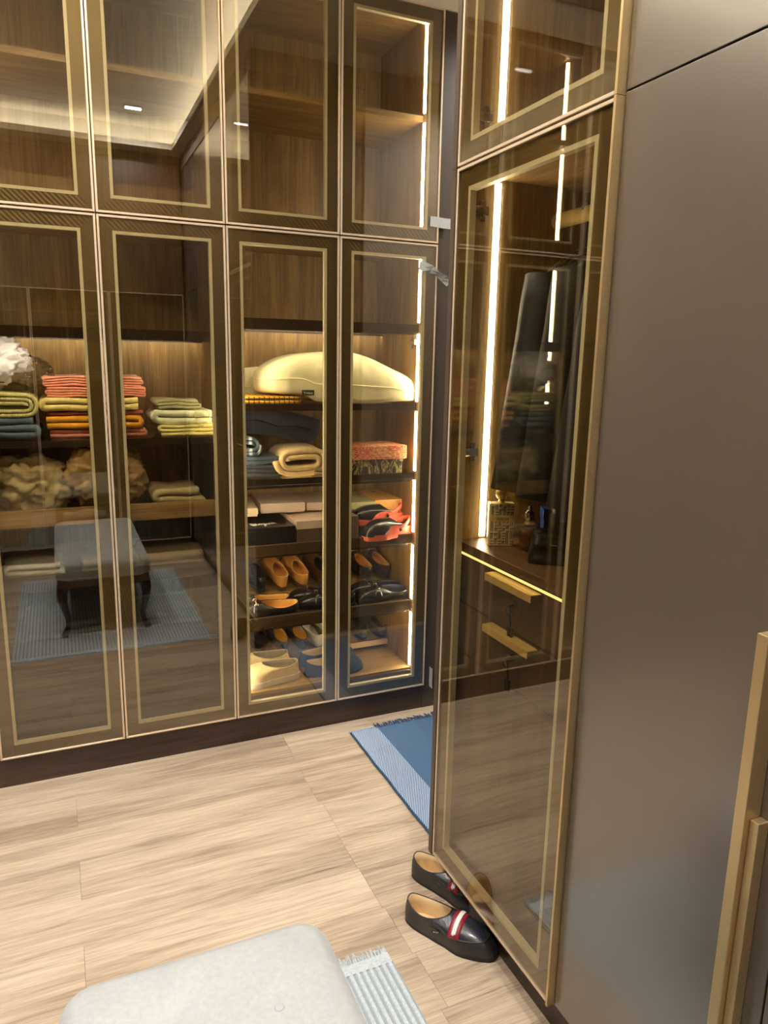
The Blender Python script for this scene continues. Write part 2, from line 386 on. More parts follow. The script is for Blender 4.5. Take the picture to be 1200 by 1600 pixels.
led_front(shoe, .0186, WS - .0186, ZS['a'][0])
led_front(shoe, .0186, WS - .0186, ZS['c'][0] - .001, mat='led_added_low')  # strip added under the glass shelf to brighten the boxes
led_front(shoe, .035, WS - .035, .798, .0685, 'led_added_low'); led_front(shoe, .035, WS - .035, .480, .0685, 'led_added_low')  # strips added under the trays to brighten the shoes
for z in (.35, 1.0, 1.70):
    hinge(shoe, .0185, .03, z, 1)
hinge(shoe, WS - .0185, .062, 1.68, -1)

# ---------------- upper cabinets of the front run
def upper(x0, xm, x1, label, shelf_on, leds):
    w = x1 - x0
    u = thing('wall_cabinet', label, 'cabinet', (x0, YF, Z1))
    h = 2.943 - Z1
    k_ = .038 if leds else 0.0
    carcass(u, w, 0.0, h, DEP, wr=.018 + k_)
    glass_door(u, 0, xm - x0, 0, h); glass_door(u, xm - x0, w, 0, h)
    bx('shelf', 'walnut_flat', u, .0185, w - .0185 - k_, .06, DEP - .009, .470, .492)
    if not leds:
        for a, b in ((.02, .466), (.496, h - .02)): led_v(u, .0182, .16, a, b, -1, 'led_soft')
    if leds:
        for a, b in ((.02, .466), (.496, h - .02)): led_v(u, w - .0182 - k_, .046, a, b, 1)
    bx('led_strip', 'led_under', u, .06, w - .06, .38, .386, .462, .469) if shelf_on else None
    return u
upper(XL1, XA, XB_, 'upper glass cabinet above the towels reflecting the ceiling', False, False)
upper(XB_, XC, XD, 'upper glass cabinet above the pillow with one empty wooden shelf', False, True)
# ---------------- cabinet with the towels (doors one and two)
W1 = XB_ - XL1
tow = thing('display_cabinet', 'tall bronze glass cabinet with coral, yellow and green towels', 'cabinet', (XL1, YF, 0))
carcass(tow, W1, Z0, Z1 - .002, DEP)
glass_door(tow, 0, XA - XL1, Z0, Z1 - .002); glass_door(tow, XA - XL1, W1, Z0, Z1 - .002)
shelf(tow, W1, 1.668, 1.694); shelf(tow, W1, 1.274, 1.298, mat='smoked_glass')
led_back(tow, .0186, W1 - .0186, 1.668)
led_front(tow, .0186, W1 - .0186, 1.668)
led_v(tow, .0182, .16, 1.303, 1.660, -1, 'led_soft'); led_v(tow, .0182, .16, 1.700, 2.05, -1, 'led_soft')
led_v(tow, W1 - .0182, .040, 1.303, 1.660, 1, 'led_soft')  # unseen strip added on the right side to brighten the towels
for z in (.35, 1.0, 1.64): hinge(tow, W1 - .0185, .06, z, -1)
for (zb, zf, zg) in ((.985, 1.048, 1.190), (.745, .800, .915), (.490, .550, .690)):
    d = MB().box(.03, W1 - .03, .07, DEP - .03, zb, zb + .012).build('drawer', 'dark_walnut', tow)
    bx('drawer_rail', 'walnut_flat' if zb > .9 else 'edge_dark', d, .024, W1 - .024, .052, .07, zb, zf)  # same wood throughout; lower rails coloured darker for the missing light
    bx('drawer_glass', 'clear_glass', d, .06, W1 - .06, .058, .063, zf, zg)
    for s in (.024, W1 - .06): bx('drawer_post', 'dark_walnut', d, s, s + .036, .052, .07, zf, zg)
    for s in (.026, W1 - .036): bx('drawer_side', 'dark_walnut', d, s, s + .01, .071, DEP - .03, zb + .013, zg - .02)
d = bx('drawer', 'edge_dark', tow, .022, W1 - .022, .06, DEP - .03, Z0 + .022, .478, bevel=.001)  # closed front added, its dark colour standing in for the unlit compartment
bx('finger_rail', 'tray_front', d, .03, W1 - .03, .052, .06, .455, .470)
# ---------------- neighbour cabinet further left, mostly out of the picture
nb = thing('display_cabinet', 'glass cabinet at the far left end of the front run', 'cabinet', (XL + .01, YF, 0))
carcass(nb, XL1 - XL - .012, Z0, 2.943, DEP)
for a in (0, 1):
    wq = (XL1 - XL - .012) / 2
    glass_door(nb, a * wq, (a + 1) * wq, Z0, Z1 - .002); glass_door(nb, a * wq, (a + 1) * wq, Z1, 2.943)
for z in (1.28, 1.68, .7): shelf(nb, XL1 - XL - .012, z, z + .024)

# ---------------- right glass wardrobe
YRL, YRR = 1.736, 1.1505
WR = YRL - YRR
rw = thing('wardrobe', 'narrow glass wardrobe with drawers, perfume bottles and dark clothes', 'wardrobe', (XR, YRL, 0), -PI / 2)
carcass(rw, WR, Z0, Z1 + .003, .58, side='walnut')
gd = glass_door(rw, 0, WR, Z0 + .004, Z1 + .003, hatch=False)
MB().box(WR - .004, WR + .0025, -.004, .028, Z0 + .004, Z1 + .003).build('edge_profile', 'champagne', gd)
bx('end_panel', 'frame_side', rw, -.02, 0, -.002, .60, Z0, Z1 + .003)
bx('light_bar_top', 'edge_dark', rw, .02, WR - .02, .03, .05, Z1 - .04, Z1 - .016)
led_v(rw, .0182, .112, 1.117, 2.055, -1, 'led_soft')
for z in (.5, .93, 1.36, 1.98): hinge(rw, .0185, .03, z, 1)
CT = 1.115
cu = bx('counter', 'counter_wood', rw, .0185, WR - .0185, .035, .571, CT - .022, CT, bevel=.001)
bx('counter_trim', 'led_gold', cu, .03, WR - .02, .037, .041, CT - .034, CT - .029)
dz = [(.945, 1.078), (.80, .94), (.14, .795)]
for k, (a, b) in enumerate(dz):
    d = bx('drawer', 'dark_walnut', rw, .022, WR - .022, .042, .55, a, b, bevel=.001)
    if k < 2:
        MB().box(.205, .405, .012, .0415, b - .006, b - .003).box(.205, .405, .010, .0125, b - .022, b - .003).build('pull', 'gold_bright', d, bevel=.0008)
        lk = MB(); cx, cz = .305, b - .062
        for i_ in range(1): lk.tube([(cx, .0415, cz), (cx, .030, cz)], .010, 14)
        lk = lk.build('lock', 'chrome', d, smooth=False)
        ky = MB().tube([(cx, .030, cz), (cx, .020, cz)], .003, 8)
        ky.tube([(cx + .010 * math.cos(q), .020, cz - .012 + .010 * math.sin(q)) for q in [2 * PI * j / 14 for j in range(14)]], .0022, 6, True)
        ky.tube([(cx + .002, .026, cz - .022), (cx + .004, .028, cz - .06)], .0028, 6).box(cx - .006, cx + .012, .024, .030, cz - .085, cz - .055)
        ky.build('key', 'black_metal', lk)
rail = MB().tube([(.0185, .30, 1.975), (WR - .0185, .30, 1.975)], .016, 16, flat=1.25).build('hanging_rail', 'gold_bright', rw, smooth=True)
# upper part
ru = thing('wall_cabinet', 'upper glass cabinet above the narrow wardrobe on the right', 'cabinet', (XR, YRL, Z1 + .004), -PI / 2)
hu = 2.98 - Z1 - .004
carcass(ru, WR, 0, hu, .58); ud = glass_door(ru, 0, WR, 0, hu, hatch=False)
MB().box(WR - .004, WR + .0025, -.004, .028, 0, hu).build('edge_profile', 'champagne', ud)
bx('end_panel', 'frame_side', ru, -.02, 0, -.002, .60, 0, hu)
led_v(ru, .0182, .112, .02, hu - .02, -1, 'led_soft')
hinge(ru, .0185, .03, .12, 1); hinge(ru, .0185, .03, .70, 1)
o = bx('shelf', 'walnut_flat', ru, .0185, WR - .0185, .16, .571, .45, .47)
# ---------------- matte wardrobe
def matte(y1, y0, label, hx, hz, nm='wardrobe'):
    w = y1 - y0
    t = thing(nm, label, 'wardrobe', (XR + .016, y1, 0), -PI / 2)
    bx('body', 'dark_walnut', t, .0, w, .022, .59, Z0, 2.98)
    d = bx('door', 'matte_panel', t, .0015, w - .0015, .0, .021, Z0 + .004, Z1 + .008, bevel=.0012)
    bx('upper_door', 'matte_panel', t, .0015, w - .0015, .0, .021, Z1 + .0115, 2.978, bevel=.0012)
    if hx is not None:
        h = MB().box(hx, hx + .020, -.036, -.0005, hz[0], hz[1])
        h.build('handle', 'champagne', d, bevel=.0015)
        bx('lower_grip', 'champagne', d, hx + .0205, hx + .036, -.024, -.0005, .25, .905, bevel=.0015)
    return t
matte(YRR - .003, .648, 'matte taupe wardrobe door panel with long gold handle, next to glass wardrobe', .4300, (.35, 1.21))
matte(.6475, .10, 'matte taupe wardrobe panel at the right picture edge', None, None)
matte(.0995, YB, 'matte taupe wardrobe beside the camera', None, None)
# right plinth
struct(MB().box(XR + .055, XR + .08, YB, 1.75, 0, Z0 - .001).build('baseboard_right', 'plinth_wood'), 'dark plinth under the right wardrobes')
# ---------------- run behind the camera, seen only in reflections
op = thing('mirror_wardrobe', 'bronze mirror wardrobe behind the camera, seen in the glass', 'wardrobe', (XR, YB, 0), PI)
wo = XR - XL - .01
bx('body', 'dark_walnut', op, .0, wo, .024, .56, Z0, 3.03)
bx('plinth', 'plinth_wood', op, .0, wo, .05, .07, 0, Z0 - .001)
for k in range(4):
    a, b = k * wo / 4 + .002, (k + 1) * wo / 4 - .002
    d = MB()
    for q in ((a, a + .008, Z0, Z1), (b - .008, b, Z0, Z1), (a, b, Z0, Z0 + .008), (a, b, Z1 - .008, Z1)): d.box(q[0], q[1], 0, .022, q[2], q[3])
    d = d.build('door', 'gold', op)
    bx('mirror', 'bronze_mirror' if k in (1, 2) else 'smoked', d, a + .008, b - .008, .003, .008, Z0 + .008, Z1 - .008)
    bx('upper_door', 'dark_walnut', op, a, b, .0, .022, Z1 + .003, 3.03)

# ================================================================== soft goods helpers
def cloth(name, c, rough=0.9, var=.14, vs_=40, bmp=.5, bs=420): plain(name, c, rough, 0, var, vs_, bmp, bs, sheen=.25)
def ribbon(path, th, y0, y1, seg=7, amp=.004, seed=0.0, taper=0.0):
    P = [Vector((x, 0, z)) for x, z in path]; L, R = [], []
    for i, p in enumerate(P):
        t = (P[min(i + 1, len(P) - 1)] - P[max(i - 1, 0)]).normalized(); n = Vector((-t.z, 0, t.x))
        L.append(p + n * th / 2); R.append(p - n * th / 2)
    loop = L + R[::-1]; rings = []
    for k in range(seg + 1):
        f = k / seg; y = y0 + (y1 - y0) * f
        s = 1.0 - (.10 if k in (0, seg) else 0.0)
        ring = []
        for q, p in enumerate(loop):
            c = P[q] if q < len(P) else P[2 * len(P) - 1 - q]
            v = c + (p - c) * s; v = Vector((v.x * (1 - taper * f), y, v.z))
            ring.append(wob(v, 14.0, amp, seed) if amp else v)
        rings.append(ring)
    mb = MB(); mb.loft(rings, False, False)
    n = len(P)                                             # ribbon end caps as quads
    for k, base in ((0, 0), (1, seg * 2 * n)):
        mb.f += [tuple(base + q for q in (i, i + 1, 2 * n - 2 - i, 2 * n - 1 - i)) for i in range(n - 1)]
    return mb
def serpentine(w, h, n, start=1):
    th = h / n; pts = []; d = start
    for k in range(n):
        z = th * (k + .5); a, b = (-w / 2 + th * .6, w / 2 - th * .6)
        if d < 0: a, b = b, a
        for i in range(8): pts.append((a + (b - a) * i / 7, z))
        if k < n - 1:
            for i in range(1, 5):
                q = -PI / 2 + PI * i / 5
                pts.append((b + d * th * .5 * math.cos(q), z + th / 2 + th / 2 * math.sin(q)))
        d = -d
    return pts, th
def fix_base(o, z=0.0):
    m = min(v.co.z for v in o.data.vertices)
    for v in o.data.vertices: v.co.z -= m - z
def folded(name, label, cat, loc, w, d, h, n, mat, rz=0.0, start=1, amp=.004, group=None, seed=None, ry=0.0):
    pts, th = serpentine(w, h, n, start)
    o = ribbon(pts, th * .93, 0, d, 7, amp, seed if seed is not None else random.random() * 50).build(name, mat, None, smooth=True)
    fix_base(o); o.location = loc; o.rotation_euler = (0, ry, rz)
    return tag(o, label, cat, group)
def rolled(name, label, cat, loc, w, d, h, turns, mat, rz=0.0, flip=1, amp=.004, group=None):
    th = h / (2 * turns + .6); pts = []; N = int(turns * 22)
    for i in range(N + 1):
        a = 2 * PI * turns * i / N; r = th * .45 + th * a / (2 * PI)
        x = r * math.cos(a); z = r * math.sin(a)
        x += (w - h) / 2 * (1 if math.cos(a) > 0 else -1) * min(1, abs(math.cos(a)) * 2.2)
        pts.append((x * flip, z))
    o = ribbon(pts, th * .9, 0, d, 6, amp, random.random() * 50).build(name, mat, None, smooth=True)
    fix_base(o); o.location = loc; o.rotation_euler = (0, 0, rz)
    return tag(o, label, cat, group)
def lump(name, label, cat, loc, sx, sy, sz, mat, amp=.03, fr=9.0, rz=0.0, n=28, m=16, seed=0.0, group=None, flat=.75):
    rings = []
    for k in range(1, m):
        ph = PI * k / m; rings.append([])
        for i in range(n):
            th = 2 * PI * i / n
            s = math.sin(ph) ** flat
            p = Vector((sx * s * math.copysign(abs(math.cos(th)) ** .8, math.cos(th)), sy * s * math.copysign(abs(math.sin(th)) ** .8, math.sin(th)), -sz * math.copysign(abs(math.cos(ph)) ** .8, math.cos(ph))))
            q = noise.noise_vector(p * fr + Vector((seed, seed, seed)))
            q2 = abs(noise.noise(p * fr * 1.9 + q * 1.5 + Vector((seed, 3, 1)))); q3 = abs(noise.noise(p * fr * 4.5 + q * 2 + Vector((seed, 9, 4))))
            rings[-1].append(p + q * amp * .8 + p.normalized() * amp * (1.0 - 1.8 * min(.55, q2) - .9 * min(.5, q3)))
    o = MB().loft(rings).build(name, mat, None, smooth=True)
    fix_base(o)
    for v in o.data.vertices:
        if v.co.z < .012: v.co.z *= .3
    fix_base(o)
    o.location = loc; o.rotation_euler = (0, 0, rz)
    return tag(o, label, cat, group)

cloth('t_coral', srgb(238, 150, 118)); cloth('t_rust', srgb(168, 82, 54)); cloth('t_cream', srgb(236, 214, 128)); cloth('t_mustard', srgb(240, 165, 20))
cloth('t_pink', srgb(236, 146, 120)); cloth('t_teal', srgb(86, 108, 122)); cloth('t_sage', srgb(148, 142, 98)); cloth('t_mint', srgb(204, 208, 170)); cloth('t_yellow', srgb(222, 208, 122))
cloth('t_navy', srgb(44, 46, 66)); cloth('t_denim', srgb(52, 68, 84)); cloth('t_dnavy', srgb(36, 40, 52)); cloth('t_beige', srgb(226, 194, 136)); cloth('t_linen', srgb(214, 196, 150)); cloth('t_olive', srgb(150, 130, 88))
cloth('t_white', srgb(216, 214, 210)); plain('t_black', srgb(14, 14, 16), .75, 0, .12, 40, .2, 400); plain('t_coat', srgb(17, 19, 24), .7, 0, .1, 40, .2, 400)
cloth('ribbon_yellow', srgb(226, 214, 96), .6)
m_, nt_, b_ = nodes_of('t_green_stripe'); v_ = coords(nt_)
wv_ = nt_.nodes.new('ShaderNodeTexWave'); wv_.inputs['Scale'].default_value = 60; wv_.inputs['Distortion'].default_value = 2.0; link(nt_, v_, wv_.inputs['Vector'])
link(nt_, ramp(nt_, wv_.outputs['Fac'], [(.2, srgb(176, 172, 96)), (.7, srgb(222, 214, 150))]), b_.inputs['Base Color']); b_.inputs['Roughness'].default_value = .9; bump(nt_, b_, wv_.outputs['Fac'], .4, .002)
m_, nt_, b_ = nodes_of('t_blue_stripe'); v_ = coords(nt_)
wv_ = nt_.nodes.new('ShaderNodeTexWave'); wv_.inputs['Scale'].default_value = 9; wv_.inputs['Distortion'].default_value = 1.0; link(nt_, v_, wv_.inputs['Vector'])
link(nt_, ramp(nt_, wv_.outputs['Fac'], [(.55, srgb(46, 58, 72)), (.85, srgb(150, 160, 168))]), b_.inputs['Base Color']); b_.inputs['Roughness'].default_value = .9
m_, nt_, b_ = nodes_of('t_check'); v_ = coords(nt_, (36, 36, 36))
bt_ = nt_.nodes.new('ShaderNodeTexBrick'); bt_.offset = 0.0; bt_.inputs['Scale'].default_value = 1.0; bt_.inputs['Brick Width'].default_value = .75; bt_.inputs['Row Height'].default_value = .75; bt_.inputs['Mortar Size'].default_value = .085
bt_.inputs['Color1'].default_value = rgba(srgb(236, 180, 38)); bt_.inputs['Color2'].default_value = rgba(srgb(222, 164, 30)); bt_.inputs['Mortar'].default_value = rgba(srgb(90, 52, 20))
mpv = v_.node; mpv.inputs['Rotation'].default_value = (math.radians(90), 0, 0)
link(nt_, v_, bt_.inputs['Vector']); link(nt_, bt_.outputs['Color'], b_.inputs['Base Color']); b_.inputs['Roughness'].default_value = .9
# pillow fabric with diagonal quilting relief
m_, nt_, b_ = nodes_of('pillow_fabric'); v_ = coords(nt_)
h_ = None
for rot in (.78, -.78):
    q_ = coords(nt_, (1, 1, 1), rot=(0, 0, rot)); w2 = nt_.nodes.new('ShaderNodeTexWave'); w2.inputs['Scale'].default_value = 6.0; w2.inputs['Distortion'].default_value = 1.2; link(nt_, q_, w2.inputs['Vector'])
    h_ = w2.outputs['Fac'] if h_ is None else mixc(nt_, .5, h_, w2.outputs['Color'])
f_ = nse(nt_, v_, 30, 4)
link(nt_, ramp(nt_, f_, [(.3, srgb(236, 226, 172)), (.7, srgb(246, 238, 192))]), b_.inputs['Base Color']); b_.inputs['Roughness'].default_value = .85; bump(nt_, b_, mixc(nt_, .45, h_, f_), .5, .006)

# ================================================================== shelf contents: pillow shelf
ZB = 1.4215
def pillow(name, label, loc, a, b, h, gus, mat, droop, rz=0.0, seed=1.0, lift=None):
    rings = []; n = 72
    lv = [(.86, 0), (.97, .004), (1.0, .02), (1.005, gus)] + [((1 - q ** 2.5) ** .42, gus + q * (h - gus)) for q in (.16, .34, .52, .68, .82, .92, .98, .999)]
    def shp(x, y, z, s):
        f = max(-1, min(1, x / a))
        dr = max(0, f - .12) ** 1.35 * droop + max(0, -f - .62) ** 1.4 * droop * .45
        pz = z * (1 - dr)
        yk = y * (1 - .25 * max(0, f - .4) ** 1.2)
        pz += .35 * gus * max(0, f - .3) ** 2
        if lift: q = max(0.0, min(1.0, (-x - lift[0]) / .07)); pz += lift[1] * (1 - z / h) * q * q * (3 - 2 * q)
        p = Vector((x, yk, pz)); w = .5 + 1.3 * max(0, f - .3) + .8 * max(0, -f - .5)
        return p + noise.noise_vector(p * 16 + Vector((seed, 0, 0))) * .006 * w + noise.noise_vector(Vector((p.x * 60, p.y * 20, p.z * 14)) + Vector((seed, 0, 0))) * .0035 * w
    for s, z in lv:
        ring = []
        for i in range(n):
            t = 2 * PI * i / n; e = .42 if s > .75 else .6
            x = a * s * math.copysign(abs(math.cos(t)) ** e, math.cos(t)); y = b * s * math.copysign(abs(math.sin(t)) ** e, math.sin(t))
            ring.append(shp(x, y, z, s))
        rings.append(ring)
    t = thing(name, label, 'pillow', loc, rz)
    o = MB().loft(rings).build('cover', mat, t, smooth=True, sub=1)
    mz = min(v.co.z for v in o.data.vertices)
    for v in o.data.vertices: v.co.z -= mz
    MB().tube([Vector(p) + Vector((0, 0, -mz)) for p in rings[3]], .0032, 6, True).build('piping', mat, t, smooth=True)
    return t, [Vector(p) + Vector((0, 0, -mz)) for p in rings[2]], rings
def text_mesh(name, s, size, mat, parent, loc, rot, depth=.0004):
    cu_ = bpy.data.curves.new(name, 'FONT'); cu_.body = s; cu_.size = size; cu_.align_x = 'CENTER'; cu_.align_y = 'CENTER'; cu_.extrude = depth
    to = bpy.data.objects.new('tmp', cu_); COL.objects.link(to); bpy.context.view_layer.update()
    me = bpy.data.meshes.new_from_object(to); bpy.data.objects.remove(to)
    me.materials.clear(); me.materials.append(M[mat])
    o = bpy.data.objects.new(name, me); COL.objects.link(o); o.parent = parent; o.location = loc; o.rotation_euler = rot; return o
plain('print_white', srgb(235, 232, 225), .6, 0, .02); plain('print_dark', srgb(50, 42, 34), .6, 0, .02); plain('tag_cloth', srgb(60, 56, 48), .8)
pl, base, rg = pillow('pillow', 'large cream quilted pillow lying across the lit shelf', (1.125, 3.022, ZB), .360, .168, .212, .075, 'pillow_fabric', .66, lift=(.150, .036))
tg = MB().box(-.026, .026, -.0015, 0, -.011, .011).build('tag', 'tag_cloth', pl); tg.location = (-.195, -.1730, .046)
text_mesh('tag_print', 'Trident', .013, 'print_white', tg, (0, -.0018, -.001), (PI / 2, 0, 0))
pl2, _, _ = pillow('pillow', 'second pale pillow peeking out behind the cream quilted one', (.86, 3.247, ZB + .001), .20, .046, .14, .05, 'pillow_fabric', .3, 0, 4.0)
folded('folded_blanket', 'yellow checked folded cloth under the cream pillow', 'blanket', (.775, 2.868, ZB), .28, .26, .031, 2, 't_check', .03, -1, .002)
# ================================================================== shelf c
ZCs = 1.1195
folded('folded_towel', 'dark navy speckled towel at the bottom of the blue pile', 'towel', (.735, 2.895, ZCs), .20, .26, .050, 3, 't_dnavy', .0, 1, .006, 'folded blue linen')
folded('folded_towel', 'slate blue folded towel in the middle of the blue pile', 'towel', (.725, 2.90, ZCs + .052), .20, .25, .034, 2, 't_denim', .0, 1, .006, 'folded blue linen')
rolled('rolled_towel', 'blue and white striped rolled cloth beside the navy quilt', 'towel', (.685, 2.895, ZCs + .090), .12, .22, .075, 2, 't_blue_stripe', .0, 1, .006)
q = folded('folded_quilt', 'thick navy padded quilt folded on top of the towels', 'quilt', (.83, 3.00, ZCs + .145), .36, .20, .115, 2, 't_navy', .0, 1, .014, ry=.16)
rolled('rolled_towel', 'beige towel rolled up with its spiral end showing', 'towel', (.915, 2.875, ZCs + .0), .215, .24, .115, 2, 't_beige', -.05, -1, .005)
folded('folded_cloth', 'small tan cloth tucked beside the beige rolled towel', 'cloth', (1.0, 2.866, ZCs + .0), .09, .10, .035, 2, 't_olive', .0, 1, .006)
# patterned gift boxes
m_, nt_, b_ = nodes_of('paisley'); v_ = coords(nt_, (1, 1, 1))
vo = nt_.nodes.new('ShaderNodeTexVoronoi'); vo.inputs['Scale'].default_value = 34; link(nt_, mixc(nt_, .06, v_, nt_.nodes.new('ShaderNodeTexNoise').outputs['Color']), vo.inputs['Vector'])
md = nt_.nodes.new('ShaderNodeMath'); md.operation = 'SINE'; mm = nt_.nodes.new('ShaderNodeMath'); mm.operation = 'MULTIPLY'; mm.inputs[1].default_value = 16.0
link(nt_, vo.outputs['Distance'], mm.inputs[0]); link(nt_, mm.outputs[0], md.inputs[0])
big_ = nse(nt_, v_, 12, 2)
c1 = ramp(nt_, md.outputs[0], [(.35, srgb(206, 84, 82)), (.6, srgb(238, 196, 128))]); c2 = ramp(nt_, md.outputs[0], [(.3, srgb(214, 120, 86)), (.5, srgb(244, 206, 130))])
link(nt_, mixc(nt_, ramp(nt_, big_, [(.45, (0, 0, 0)), (.55, (1, 1, 1))]), c1, c2), b_.inputs['Base Color']); b_.inputs['Roughness'].default_value = .55
m_, nt_, b_ = nodes_of('camouflage'); v_ = coords(nt_, (30, 30, 9))
f_ = nse(nt_, v_, 1.2, 4, .6, 1.5)
link(nt_, ramp(nt_, f_, [(.42, srgb(38, 38, 38)), (.5, srgb(66, 62, 50)), (.54, srgb(200, 186, 130)), (.6, srgb(52, 48, 42))]), b_.inputs['Base Color']); b_.inputs['Roughness'].default_value = .22
def lidbox(name, label, loc, w, d, h, lidh, body, lid, rz=0.0, group=None, over=.003):
    t = thing(name, label, 'box', loc, rz, group)
    bx('body', body, t, -w / 2 + over, w / 2 - over, over, d - over, 0, h - .002, bevel=.001)
    l = bx('lid', lid, t, -w / 2, w / 2, 0, d, h - lidh, h, bevel=.0018)
    return t, l
lidbox('gift_box', 'black and cream patterned glossy box under the pink paisley box', (1.24, 2.868, ZCs), .262, .17, .062, .012, 'camouflage', 'camouflage')
t, l = lidbox('gift_box', 'pink and gold paisley box on top of the black patterned one', (1.245, 2.862, ZCs + .0625), .282, .19, .058, .056, 'paisley', 'paisley')
# ================================================================== shoe boxes
ZD = .8225
plain('card_taupe', srgb(208, 184, 162), .5, 0, .03, 8); plain('card_taupe_d', srgb(104, 84, 70), .5, 0, .03, 8); plain('card_pale', srgb(226, 206, 174), .5, 0, .03, 8)
plain('card_black', srgb(20, 20, 22), .28, 0, .03, 8); plain('card_sage', srgb(184, 180, 130), .5, 0, .03, 8); plain('card_sage_d', srgb(128, 128, 88), .5, 0, .03, 8)
plain('card_orange', srgb(226, 164, 76), .45, 0, .03, 8); plain('card_mauve', srgb(120, 104, 96), .5, 0, .03, 8)
t, l = lidbox('shoe_box', 'black shoe box with white script on its lid, front left', (.755, 2.878, ZD), .255, .29, .092, .090, 'card_black', 'card_black', -.02)
scr = [[(-.062, .0), (-.056, .010), (-.050, -.008), (-.060, -.006), (-.044, .006)], [(-.046, -.004), (-.036, .010), (-.040, -.006), (-.028, .006), (-.030, -.006), (-.018, .006)], [(-.018, .006), (-.014, -.006), (-.006, .006), (-.004, -.005), (.004, .006), (.002, -.012), (-.004, -.014)], [(.004, .003), (.012, -.005), (.018, .005), (.022, -.005), (.032, .006), (.036, -.002), (.060, .003)], [(-.064, .012), (-.058, .004)], [(.040, .006), (.052, .006)]]
mb = MB()
for s in scr: mb.tube([(x * .85, y * 2.4, 0) for x, y in s], .0042, 6, flat=.16)
sc_ = mb.build('script_print', 'print_white', l); sc_.location = (.008, .066, .0926)
lidbox('shoe_box', 'taupe lidded shoe box with dark base right of the black box', (.985, 2.880, ZD), .195, .27, .108, .036, 'card_taupe_d', 'card_taupe')
lidbox('shoe_box', 'taupe shoe box tilted behind the black box, middle one', (.868, 3.010, ZD + .122), .195, .28, .042, .036, 'card_taupe', 'card_taupe', -.10)
lidbox('shoe_box', 'flat taupe shoe box at the back beside the shelf middle', (1.075, 3.02, ZD + .119), .19, .26, .036, .030, 'card_taupe', 'card_taupe', -.08)
lidbox('shoe_box', 'pale beige box edge at the back left of the shoe boxes', (.690, 2.985, ZD + .120), .12, .28, .036, .028, 'card_pale', 'card_pale', -.12)
lidbox('shoe_box', 'plain brown box supporting the taupe boxes at the back', (.83, 3.155, ZD), .42, .13, .118, .03, 'card_taupe_d', 'card_taupe_d')
lidbox('shoe_box', 'dark mauve box behind the black clog at shelf middle', (1.125, 2.872, ZD), .085, .20, .115, .10, 'card_mauve', 'card_mauve')
lidbox('shoe_box', 'sage green shoe box with darker green base', (1.232, 2.990, ZD), .130, .275, .150, .035, 'card_sage_d', 'card_sage', -.10)
t, l = lidbox('shoe_box', 'orange shoe box with small dark emblem on its lid', (1.362, 2.985, ZD), .138, .285, .155, .050, 'card_orange', 'card_orange', -.06)
em = MB().tube([(.012 * math.cos(a), .010 * math.sin(a), 0) for a in [2 * PI * k / 18 for k in range(18)]], .0016, 5, True, .4).tube([(-.006, 0, 0), (0, .004, 0), (.006, 0, 0), (0, -.004, 0), (-.006, 0, 0)], .0014, 5, False, .4)
e_ = em.build('emblem', 'print_dark', l); e_.location = (0, .215, .1553)

# ================================================================== shoes
plain('lea_black', srgb(24, 23, 24), .25, 0, .1, 30, .12, 200, coat=.35); plain('lea_tan', srgb(196, 136, 58), .5, 0, .12, 30, .15, 200); plain('lea_brown', srgb(92, 58, 30), .4, 0, .12, 30, .15, 200)
plain('lea_dbrown', srgb(44, 30, 20), .3, 0, .12, 30, .15, 200, coat=.2); plain('suede_navy', srgb(38, 46, 62), .85, 0, .12, 60, .3, 500); plain('suede_grey', srgb(72, 70, 62), .85, 0, .15, 60, .3, 500)
plain('canvas_cream', srgb(226, 204, 148), .8, 0, .06, 60, .3, 600); plain('canvas_white', srgb(212, 208, 190), .75, 0, .06, 60, .2, 600); plain('in_tan', srgb(222, 170, 84), .6, 0, .08); plain('in_mustard', srgb(222, 176, 80), .7, 0, .08)
plain('in_beige', srgb(200, 172, 118), .7, 0, .08); plain('in_dark', srgb(52, 46, 42), .8, 0, .1); plain('in_fawn', srgb(216, 182, 132), .6, 0, .08); plain('in_grey', srgb(128, 118, 100), .8, 0, .08); plain('in_blue', srgb(24, 30, 58), .6, 0, .08)
plain('sole_black', srgb(22, 21, 21), .6, 0, .1); plain('sole_white', srgb(216, 208, 188), .6, 0, .05); plain('sole_brown', srgb(86, 60, 36), .6, 0, .08); plain('coral_rubber', srgb(240, 108, 76), .5, 0, .05)
plain('strap_red', srgb(142, 30, 44), .45, 0, .08, 60, .15, 400); plain('strap_white', srgb(238, 230, 220), .5, 0, .03); plain('moc_black', srgb(40, 37, 38), .42, 0, .1, 50, .3, 260, coat=.15); plain('vamp_black', srgb(42, 44, 52), .24, 0, .2, 30, .35, 130, coat=.5)
def interp(tab, t):
    for (a, x), (b, y) in zip(tab[:-1], tab[1:]):
        if t <= b:
            f = (t - a) / (b - a); f = f * f * (3 - 2 * f) if True else f
            return x + (y - x) * f
    return tab[-1][1]
WT = [(0, .60), (.12, .66), (.28, .66), (.45, .74), (.68, 1.0), (.84, .97), (1, .90)]
NS, KS = 44, 9
